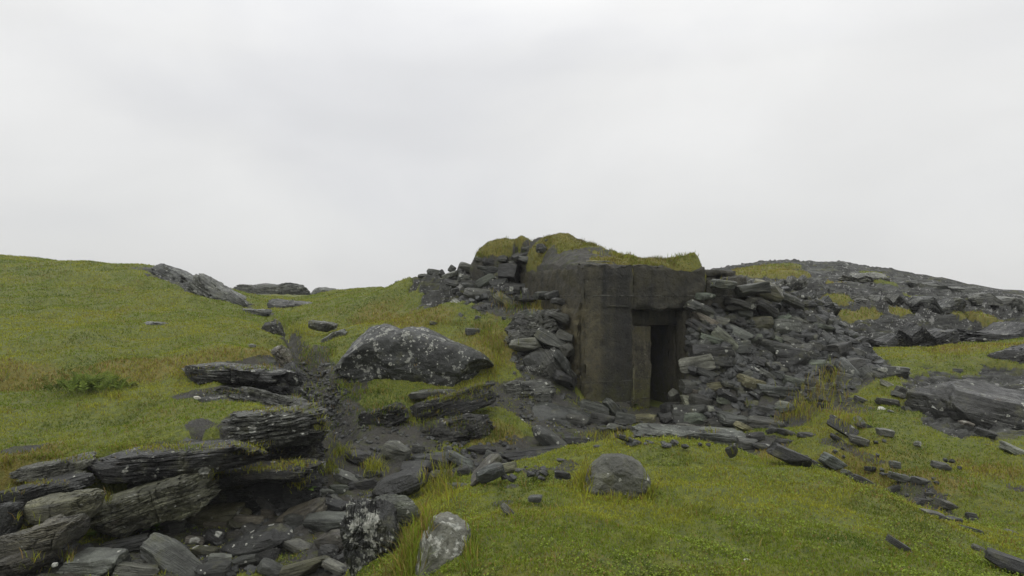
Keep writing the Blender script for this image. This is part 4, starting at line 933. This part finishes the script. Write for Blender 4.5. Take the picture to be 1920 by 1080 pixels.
# ------------------------------------------------------------------ grass
def grass_material():
    m, t = new_mat('grass_blades')
    at = t.n.new('ShaderNodeAttribute'); at.attribute_name = 'tint'
    d = t.n.new('ShaderNodeBsdfPrincipled'); t.l.new(at.outputs['Color'], d.inputs['Base Color']); d.inputs['Roughness'].default_value = .6; d.inputs['Specular IOR Level'].default_value = .25
    tr = t.n.new('ShaderNodeBsdfTranslucent'); t.l.new(at.outputs['Color'], tr.inputs['Color'])
    mx = t.n.new('ShaderNodeMixShader'); mx.inputs[0].default_value = .35; t.l.new(d.outputs[0], mx.inputs[1]); t.l.new(tr.outputs[0], mx.inputs[2])
    o = t.n.new('ShaderNodeOutputMaterial'); t.l.new(mx.outputs[0], o.inputs[0])
    return m
M_GRASS = grass_material()
BL = dict(v=[], f=[], c=[], n=0)
def blades(B, x, y, z, length, width, lean, col):
    """bent three-point blades rooted at x, y, z"""
    n = len(x)
    if n == 0: return
    a = R.uniform(0, 2 * np.pi, n); b = R.uniform(0, 2 * np.pi, n)
    lx, ly = np.cos(b) * lean * length, np.sin(b) * lean * length
    hx, hy = np.cos(a) * width / 2, np.sin(a) * width / 2
    zz = z - .008
    p0 = np.stack([x - hx, y - hy, zz], -1); p1 = np.stack([x + hx, y + hy, zz], -1)
    up = length * np.sqrt(np.clip(1 - lean ** 2, .05, 1))
    q0 = np.stack([x - hx * .8 + lx * .35, y - hy * .8 + ly * .35, zz + up * .6], -1); q1 = np.stack([x + hx * .8 + lx * .35, y + hy * .8 + ly * .35, zz + up * .6], -1)
    tip = np.stack([x + lx, y + ly, zz + up * .95], -1)
    V = np.stack([p0, p1, q1, q0, tip], 1).reshape(-1, 3)
    i = np.arange(n)[:, None] * 5 + B['n']
    B['f'].append(np.concatenate([i + [0, 1, 2], i + [0, 2, 3], i + [3, 2, 4]]))
    B['v'].append(V); B['c'].append(np.repeat(col, 5, axis=0)); B['n'] += 5 * n
def leaves(B, x, y, z, size, col):
    """small broad leaves lying near flat: clover and silverweed in the turf"""
    n = len(x); a = R.uniform(0, 2 * np.pi, n); tz = R.uniform(-.5, .7, n)
    dx, dy = np.cos(a), np.sin(a)
    c = np.stack([x, y, z], -1); fw = np.stack([dx, dy, tz], -1) * size[:, None]; sd_ = np.stack([-dy, dx, R.uniform(-.3, .3, n)], -1) * size[:, None] * .42
    V = np.stack([c, c + fw * .5 + sd_, c + fw, c + fw * .5 - sd_], 1).reshape(-1, 3)
    i = np.arange(n)[:, None] * 4 + B['n']
    B['f'].append(np.concatenate([i + [0, 1, 2], i + [0, 2, 3]])); B['v'].append(V); B['c'].append(np.repeat(col, 4, axis=0)); B['n'] += 4 * n
GREEN, YEL, DRYC, RUST, DEEP = (np.array(c) for c in ((.158, .212, .017), (.28, .292, .028), (.31, .255, .062), (.225, .15, .043), (.06, .10, .013)))
def turf_colour(x, y, dry, n):
    a = sstep(-.45, .45, fbm(x * .7, y * .7, 2, 3, 61) + .5 * fbm(x * 3, y * 3, 2, 2, 62))
    c = GREEN * (1 - a)[:, None] + YEL * a[:, None]
    dk = sstep(.1, .55, fbm(x * 1.3, y * 1.3, 5, 4, 63))
    c = c * (1 - .7 * dk)[:, None] + DEEP * (.7 * dk)[:, None]
    k = R.random(n)
    isd = k < (.06 + .42 * dry); c = np.where(isd[:, None], DRYC * (.55 + .45 * R.random((n, 1))) , c)
    isr = (R.random(n) < .015 + .16 * dry); c = np.where(isr[:, None], RUST, c)
    return c * R.uniform(.62, 1.3, (n, 1))
def make_grass(B, name, label, cat):
    o = mesh_obj(name, np.concatenate(B['v']), np.concatenate(B['f']), M_GRASS, smooth=False)
    at = o.data.color_attributes.new('tint', 'FLOAT_COLOR', 'POINT')
    c = np.concatenate(B['c']); at.data.foreach_set('color', np.concatenate([c, np.ones((len(c), 1))], 1).astype(np.float32).ravel())
    tag(o, label, cat, kind='stuff'); return o

# short turf: thinner with distance, blades growing to match
N = 1500000
dmin, dmax = 2.4, 37.0
uu = R.random(N); kx = .3
dist = (dmin ** kx + uu * (dmax ** kx - dmin ** kx)) ** (1 / kx)
thin = np.where(dist < 4.6, (dist / 4.6) ** 1.7, 1.0)
sel = R.random(N) < thin; dist = dist[sel]
ang = R.uniform(-.86, .86, len(dist))
gx, gy = dist * np.sin(ang), dist * np.cos(ang)
gm = grid_at(np.clip(1 - np.maximum(DIRT * .97, ROCK) + .9 * np.maximum(0, fbm(GX * 2.6, GY * 2.6, 0, 3, 67) - .12) * (1 - PILEMASK) * (ROCK < .5), 0, 1), gx, gy)
clump = .55 + .9 * fbm(gx * 6, gy * 6, 0, 2, 64)
uu_, vv_ = to_uv(gx, gy)
ok = (R.random(len(gx)) < gm * np.clip(clump + .35, .12, 1)) & ~((uu_ > -.12) & (uu_ < 4.0) & (vv_ > -.1) & (vv_ < 4.6)) & (gm > .12)
gx, gy, dist = gx[ok], gy[ok], dist[ok]
bpy.context.view_layer.update()
free = np.ones(len(gx), bool)
for s in STONES:                           # no blades through the stones
    o = s['o']; mw = o.matrix_world; c = mw.translation; sx_, sy_, sz_ = o.scale
    rad = max(sx_, sy_) * .5
    k = np.nonzero((np.abs(gx - c.x) < rad) & (np.abs(gy - c.y) < rad) & free)[0]
    if not len(k): continue
    iv = np.array(mw.inverted_safe()); gz_ = grid_at(H2, gx[k], gy[k]) + .03
    q = np.stack([gx[k], gy[k], gz_, np.ones(len(k))]); l = (iv @ q)[:3]
    free[k[(np.abs(l) ** 2.6).sum(0) < .44 ** 2.6]] = False
gx, gy, dist = gx[free], gy[free], dist[free]; n = len(gx)
gz = grid_at(H2, gx, gy); dry = grid_at(DRY, gx, gy)
col = turf_colour(gx, gy, dry, n)
blades(BL, gx, gy, gz, R.uniform(.010, .029, n) * (1 + dist / 18) * (1 + .7 * dry), R.uniform(.003, .0055, n) * (1 + dist / 7), R.uniform(.15, .85, n), col)
nr = np.nonzero(dist < 9.5)[0]; nr = nr[R.random(len(nr)) < .26 * np.clip(.5 + fbm(gx[nr] * 1.6, gy[nr] * 1.6, 8, 3, 66) * 2.2, .04, 1)]
lc = GREEN * R.uniform(.7, 1.5, (len(nr), 1)); lc[R.random(len(nr)) < .06] = RUST * .8
leaves(BL, gx[nr] + .01, gy[nr], gz[nr] + R.uniform(.012, .035, len(nr)), R.uniform(.009, .018, len(nr)), lc)
print('BLADES', n, len(nr))
# tussocks: longer blades in clumps
tw_ = np.clip(fbm(gx * 2.1, gy * 2.1, 4, 3, 68) * 3 - .55, 0, 1) * np.clip(1 - (dist - 9) / 12, .15, 1)
kt = np.nonzero(R.random(n) < .12 * tw_)[0]; nt = len(kt)
ct = turf_colour(gx[kt], gy[kt], np.clip(dry[kt] + .25, 0, 1), nt)
blades(BL, gx[kt] + .005, gy[kt], gz[kt], R.uniform(.035, .085, nt) * (1 + dist[kt] / 30), R.uniform(.003, .005, nt) * (1 + dist[kt] / 8), R.uniform(.2, .9, nt), ct)
# turf on the roof
ci = MOUND_CELLS[R.integers(0, len(MOUND_CELLS), 60000)]
wv = R.dirichlet((1, 1, 1, 1), len(ci))
mp = (MOUND_V[ci] * wv[..., None]).sum(1); mg = (MOUND_G[ci] * wv).sum(1); md = (MOUND_D[ci] * wv).sum(1)
k = R.random(len(mp)) < mg ** 2 * .8; mp, md = mp[k], md[k]; n = len(mp)
blades(BL, mp[:, 0], mp[:, 1], mp[:, 2], R.uniform(.04, .12, n) * np.clip(.5 + 1.3 * fbm(mp[:, 0] * 3.5, mp[:, 1] * 3.5, 0, 2, 77), .42, 1.3), R.uniform(.006, .011, n), R.uniform(.2, .98, n), turf_colour(mp[:, 0], mp[:, 1], md, n) * .72)
make_grass(BL, 'grass', 'short green and straw coloured turf grass over the moorland', 'grass')

# longer tufts, rooted on whatever surface the place offers
TG = dict(v=[], f=[], c=[], n=0)
dg = bpy.context.evaluated_depsgraph_get()
def tuft(px, py, rx, ry, n, length, dryness, lean=.45):
    xs, ys = R.normal(px, rx * .5, n), R.normal(py, ry * .5, n); pts = []
    for a, b in zip(xs, ys):
        d = Vector(P(a, b, 1.0)).normalized()
        ok_, loc, nrm, _, ob, _ = SC.ray_cast(dg, Vector((0, 0, 0)), d)
        if ok_ and nrm.z > .15 and (ob.name.split('.')[0] != 'grass'): pts.append(loc)
        elif ok_ and ob.name.split('.')[0] == 'grass':
            pts.append(loc - Vector((0, 0, .02)))
    if not pts: return
    p = np.array(pts); n = len(p)
    col = turf_colour(p[:, 0], p[:, 1], np.full(n, dryness), n)
    blades(TG, p[:, 0], p[:, 1], p[:, 2], length * R.uniform(.5, 1.15, n), R.uniform(.003, .0055, n) * (1 + p[:, 1] / 9), R.uniform(.1, lean * 1.7, n), col)
for a in [(300,838,150,9,900,.055,.35),(230,840,70,8,400,.05,.3),(100,858,80,8,500,.055,.55),(470,846,60,10,260,.05,.4),(520,768,70,7,380,.05,.4),(440,690,100,7,420,.055,.75),(420,735,50,6,220,.05,.5),(560,870,50,8,260,.05,.4),(60,905,60,6,200,.05,.7),(850,735,60,7,300,.06,.5),(835,606,60,6,260,.08,.6),(700,602,50,6,220,.08,.6),(835,905,30,40,420,.24,.45),(800,915,14,20,120,.2,.3),(790,985,18,25,220,.2,.5),(770,1040,20,45,420,.24,.55),(755,1070,14,20,160,.22,.6),(1095,905,14,30,220,.17,.4),(1215,925,14,20,180,.14,.3),(1160,935,60,8,240,.1,.3),(885,1040,16,40,200,.14,.6),
          (1540,745,50,40,520,.22,.8),(1500,775,30,20,260,.2,.75),(1560,705,20,20,200,.22,.7),(1470,785,22,14,140,.16,.75),(1600,790,40,20,220,.16,.6),(1370,850,14,8,80,.14,.4),(1130,820,60,8,220,.15,.55),(1000,575,30,12,200,.22,.9),(955,575,22,14,140,.2,.9),(930,660,24,40,320,.2,.6),(905,620,22,20,200,.18,.6),
          (935,560,14,10,80,.2,.9),(505,880,75,9,420,.07,.4),(545,870,30,8,160,.07,.7),(410,890,14,14,120,.09,.35),(780,700,6,25,60,.09,.95),(850,745,70,8,300,.08,.4),(860,800,30,14,180,.1,.35),(930,815,30,14,240,.14,.75),(990,745,20,8,60,.08,.3),
          (700,880,26,18,240,.16,.05),(640,850,24,16,160,.14,.15),(560,905,26,14,160,.12,.2),(590,740,26,50,180,.1,.4),(700,770,60,14,220,.1,.45),(575,680,20,16,120,.1,.5),(20,930,20,10,120,.1,.7),(10,870,18,10,120,.09,.9),(50,975,20,14,90,.12,.8),(200,935,10,14,60,.12,.5),(215,745,20,6,70,.16,.3),
          (70,1060,30,14,60,.14,.8),(130,1050,20,20,50,.16,.8),(1270,480,40,4,200,.13,.6),(1160,478,40,6,200,.12,.6),(900,480,16,8,140,.14,.7),(960,470,30,8,200,.14,.7),(500,690,20,8,80,.1,.8),(460,590,30,6,80,.14,.3),(560,620,30,20,220,.2,.2),(540,600,20,14,120,.2,.1),
          (600,660,30,20,160,.14,.3),(660,720,20,16,100,.12,.3),(1200,765,16,6,100,.1,.05),(1090,745,10,10,30,.1,.4),(1400,760,10,10,20,.1,.6),(1330,810,20,4,40,.1,.4),(1640,870,80,40,260,.09,.5),(790,790,40,20,260,.1,.35),(720,765,40,12,220,.09,.35),(830,775,50,14,240,.08,.3),(690,790,24,16,200,.1,.3),(620,880,20,14,160,.12,.1),(480,835,40,8,160,.07,.4),(560,745,20,10,100,.07,.5),(350,705,40,6,160,.07,.8),(640,725,20,14,200,.11,.3),(660,745,30,10,200,.1,.35),(800,748,70,8,400,.1,.45),(890,725,30,10,240,.1,.4),(925,700,12,20,160,.12,.4),(700,735,40,8,260,.1,.4),(620,660,12,30,160,.14,.35),(570,660,10,30,120,.1,.4),(610,800,20,20,160,.1,.2),(1350,530,20,6,60,.12,.8)]:
    tuft(*a)
# single long stalks catching the light
make_grass(TG, 'tall_grass', 'longer pale and rusty grass tufts around the rocks', 'grass')

# ------------------------------------------------------------------ fern bush and small leafy plants
M_LEAF, t = new_mat('leaf')
ge = t.n.new('ShaderNodeNewGeometry'); oi = t.n.new('ShaderNodeObjectInfo')
lcol = t.mix(t.ramp(t.noise(ge.outputs['Position'], 9, 3), .35, .65), (.06, .09, .011), (.13, .165, .024))
lcol = t.mix(1.0, lcol, oi.outputs['Color'], 'MULTIPLY')
finish(t, lcol, .75, None, spec=.15)
M_STEM, t = new_mat('stem'); finish(t, (.06, .055, .02, 1), .7, None)
def tube(pts, r0, r1, sides=5):
    pts = np.array(pts, float); n = len(pts); vs = []
    for i, p in enumerate(pts):
        d = pts[min(i + 1, n - 1)] - pts[max(i - 1, 0)]; d /= np.linalg.norm(d) + 1e-9
        a = np.cross(d, [.3, .9, .2]); a /= np.linalg.norm(a); b = np.cross(d, a); r = r0 + (r1 - r0) * i / (n - 1)
        for k in range(sides): th = 2 * math.pi * k / sides; vs.append(p + r * (math.cos(th) * a + math.sin(th) * b))
    fs = [[i * sides + k, i * sides + (k + 1) % sides, (i + 1) * sides + (k + 1) % sides, (i + 1) * sides + k] for i in range(n - 1) for k in range(sides)]
    return np.array(vs), np.array(fs)
def join(parts):
    V, Fs, n = [], [], 0
    for v, f in parts: V.append(v); Fs.append(f + n); n += len(v)
    return np.concatenate(V), np.concatenate(Fs)
q = ground(172, 728)
fb = empty('fern_bush', q); tag(fb, 'low bright green fern bush in the turf of the left bank', 'fern')
for i in range(98):
    leafs = []
    bx, by = R.normal(0, .26), R.normal(0, .18); az = R.uniform(0, 6.28); L = R.uniform(.22, .46) * (1 - .35 * abs(bx) / .5); out = R.uniform(.35, 1.0)
    pts = [np.array([bx, by, -.03]) + np.array([math.cos(az) * out * L * s, math.sin(az) * out * L * s, L * (1.25 * s - .75 * s * s * out)]) for s in np.linspace(0, 1, 9)]
    tv, tf = tube(pts, .004, .0015, 4); leafs.append((tv, np.concatenate([tf[:, [0, 1, 2]], tf[:, [0, 2, 3]]])))
    for j in range(2, 9):
        p = pts[j]; d = pts[j] - pts[j - 1]; d /= np.linalg.norm(d); sdv = np.cross(d, [0, 0, 1]); sdv /= np.linalg.norm(sdv) + 1e-9
        ll = .085 * (1.15 - j / 9)
        for sg in (-1, 1):
            for hstep in (0, .5):
                c0 = p - d * hstep * L / 9; e = c0 + sdv * sg * ll + d * ll * .35 + np.array([0, 0, R.uniform(-.02, .01)]); wv_ = d * ll * .2
                leafs.append((np.array([c0 - wv_, e, c0 + wv_, c0 + (e - c0) * .5 + np.array([0, 0, .006])]), np.array([[0, 1, 3], [3, 1, 2]])))
    v, f = join(leafs); o = mesh_obj('frond', v, f, M_LEAF, fb); o.color = (1.0, 1.05, 1, 1)
def leafy(px, py, n, size, label, bright=1.6, up=.6):
    q = ground(px, py)
    r_, l_, _, _, ob, _ = SC.ray_cast(dg, Vector((0, 0, 0)), Vector(P(px, py, 1)).normalized())
    if r_ and ob.name.split('.')[0] not in ('grass', 'tall_grass'): q = tuple(l_)
    root = empty('leafy_plant', q); tag(root, label, 'plant', 'small green plants among the stones')
    st_, lf = [], []
    for i in range(n):
        az = R.uniform(0, 6.28); el_ = R.uniform(.25, up + .3); L = size * R.uniform(.6, 1.1)
        d = np.array([math.cos(az) * math.cos(el_), math.sin(az) * math.cos(el_), math.sin(el_)]); s_ = np.cross(d, [0, 0, 1]); s_ /= np.linalg.norm(s_)
        b0 = d * L * .4; st_.append(tube([np.array([0, 0, -.02]), d * L * .2 + [0, 0, .01], b0], .003, .002, 4))
        up_ = np.cross(s_, d); vs = []
        for k, wdt in enumerate((.05, .2, .26, .22, .12, .01)):
            c0 = b0 + d * L * .2 * k * .75 - up_ * L * .02 * k * k * .5
            for m_ in (-1, 0, 1): vs.append(c0 + s_ * m_ * wdt * L + up_ * (abs(m_) * .05 * L))
        fs = [[k * 3 + m_, k * 3 + m_ + 1, k * 3 + m_ + 4, k * 3 + m_ + 3] for k in range(5) for m_ in range(2)]
        lf.append((np.array(vs), np.array(fs)))
    for a_, b_ in zip(st_, lf):
        v, f = join([a_, b_])
        o = mesh_obj('leaf', v, f, M_LEAF, root); o.color = (bright, bright * 1.25, bright, 1)
leafy(160, 1003, 7, .15, 'green leafy plant growing from the dark hollow beside the cracked rock bed', .95)
leafy(293, 994, 8, .15, 'green leafy plant at the top of the triangular slab', .95, .35)
leafy(578, 918, 6, .16, 'green leafy plant beside the grey leaning stone', .8)
leafy(1190, 764, 8, .16, 'small green plant at the foot of the concrete wall by the doorway', .8)
leafy(905, 772, 7, .13, 'green leafy tuft on the right end of the mossy ledge', .8)

# ------------------------------------------------------------------ thin mist
hz = []
for a in (-120, 120):
    for b in (-60, 200):
        for c in (-8, 9): hz.append((a, b, c))
hv = mesh_obj('haze', hz, [[0, 1, 3, 2], [4, 6, 7, 5], [0, 4, 5, 1], [2, 3, 7, 6], [0, 2, 6, 4], [1, 5, 7, 3]], None, smooth=False)
M_HAZE, t = new_mat('mist')
pv = t.n.new('ShaderNodeVolumePrincipled'); pv.inputs['Color'].default_value = (.97, .98, 1, 1); pv.inputs['Density'].default_value = .0009
oo = t.n.new('ShaderNodeOutputMaterial'); t.l.new(pv.outputs[0], oo.inputs['Volume'])
hv.data.materials.append(M_HAZE); tag(hv, 'thin mist in the air over the moorland', 'mist', kind='stuff')

# ------------------------------------------------------------------ light, sky, camera
SUN_EL, SUN_AZ = math.radians(52), math.radians(-25)      # veiled sun, high to the left behind the viewer
w = bpy.data.worlds.new('World'); SC.world = w; w.use_nodes = True
t = NT(w.node_tree)
tc = t.n.new('ShaderNodeTexCoord'); dvec = tc.outputs['Generated']
sky = t.n.new('ShaderNodeTexSky'); sky.sky_type = 'NISHITA'; sky.sun_disc = False
sky.sun_elevation = SUN_EL; sky.sun_rotation = math.pi + SUN_AZ
sk = t.n.new('ShaderNodeVectorMath'); sk.operation = 'SCALE'; t.l.new(sky.outputs[0], sk.inputs[0]); sk.inputs['Scale'].default_value = 0.09
sx = t.n.new('ShaderNodeSeparateXYZ'); t.l.new(dvec, sx.inputs[0])
el = sx.outputs[2]
cl = t.noise(t.mapping(dvec, scale=(1.2, 1.2, 2.6), loc=(3.1, 0.4, 1.7)), 1.5, 5, .5, .4)
cl2 = t.noise(t.mapping(dvec, scale=(1, 1, 2.0), loc=(.7, 5.4, 2.2)), 3.2, 4, .5, .3)
# an overcast sky brightens towards the zenith
lum = t.math('ADD', t.ramp(el, -.02, .30, .70, .86, smooth=False), t.ramp(el, .32, 1.0, 0, .95, smooth=False))
lum = t.math('MULTIPLY', lum, t.ramp(cl, .3, .7, .945, 1.05))
lum = t.math('MULTIPLY', lum, t.ramp(cl2, .3, .7, .965, 1.03))
cc = t.n.new('ShaderNodeVectorMath'); cc.operation = 'SCALE'
t.set(cc.inputs[0], t.mix(t.ramp(cl, .35, .65), (0.985, 0.99, 1.005), (1.0, 1.0, 0.99)))
t.l.new(lum, cc.inputs['Scale'])
mixc = t.mix(.95, sk.outputs[0], cc.outputs[0])
bg = t.n.new('ShaderNodeBackground'); t.l.new(mixc, bg.inputs[0]); bg.inputs[1].default_value = 1.0
ow = t.n.new('ShaderNodeOutputWorld'); t.l.new(bg.outputs[0], ow.inputs[0])
sl = bpy.data.lights.new('sun', 'SUN'); sl.energy = 0.7; sl.angle = math.radians(35); sl.color = (1, .97, .92)
so = bpy.data.objects.new('sun', sl); COL.objects.link(so)
so.rotation_euler = Euler((math.pi / 2 - SUN_EL, 0, SUN_AZ))
cam = bpy.data.cameras.new('camera'); cam.sensor_width = 36; cam.lens = 36 * F / 1920; cam.shift_y = (HY - 540) / 1920
cam.clip_start = .05; cam.clip_end = 3000
co = bpy.data.objects.new('camera', cam); COL.objects.link(co); co.location = (0, 0, 0); co.rotation_euler = (math.pi / 2, 0, 0)
SC.camera = co
SC.view_settings.view_transform = 'Standard'; SC.view_settings.look = 'None'; SC.view_settings.exposure = 0; SC.view_settings.gamma = 1
SC.cycles.use_denoising = True
SC.cycles.max_bounces = 6; SC.cycles.diffuse_bounces = 3
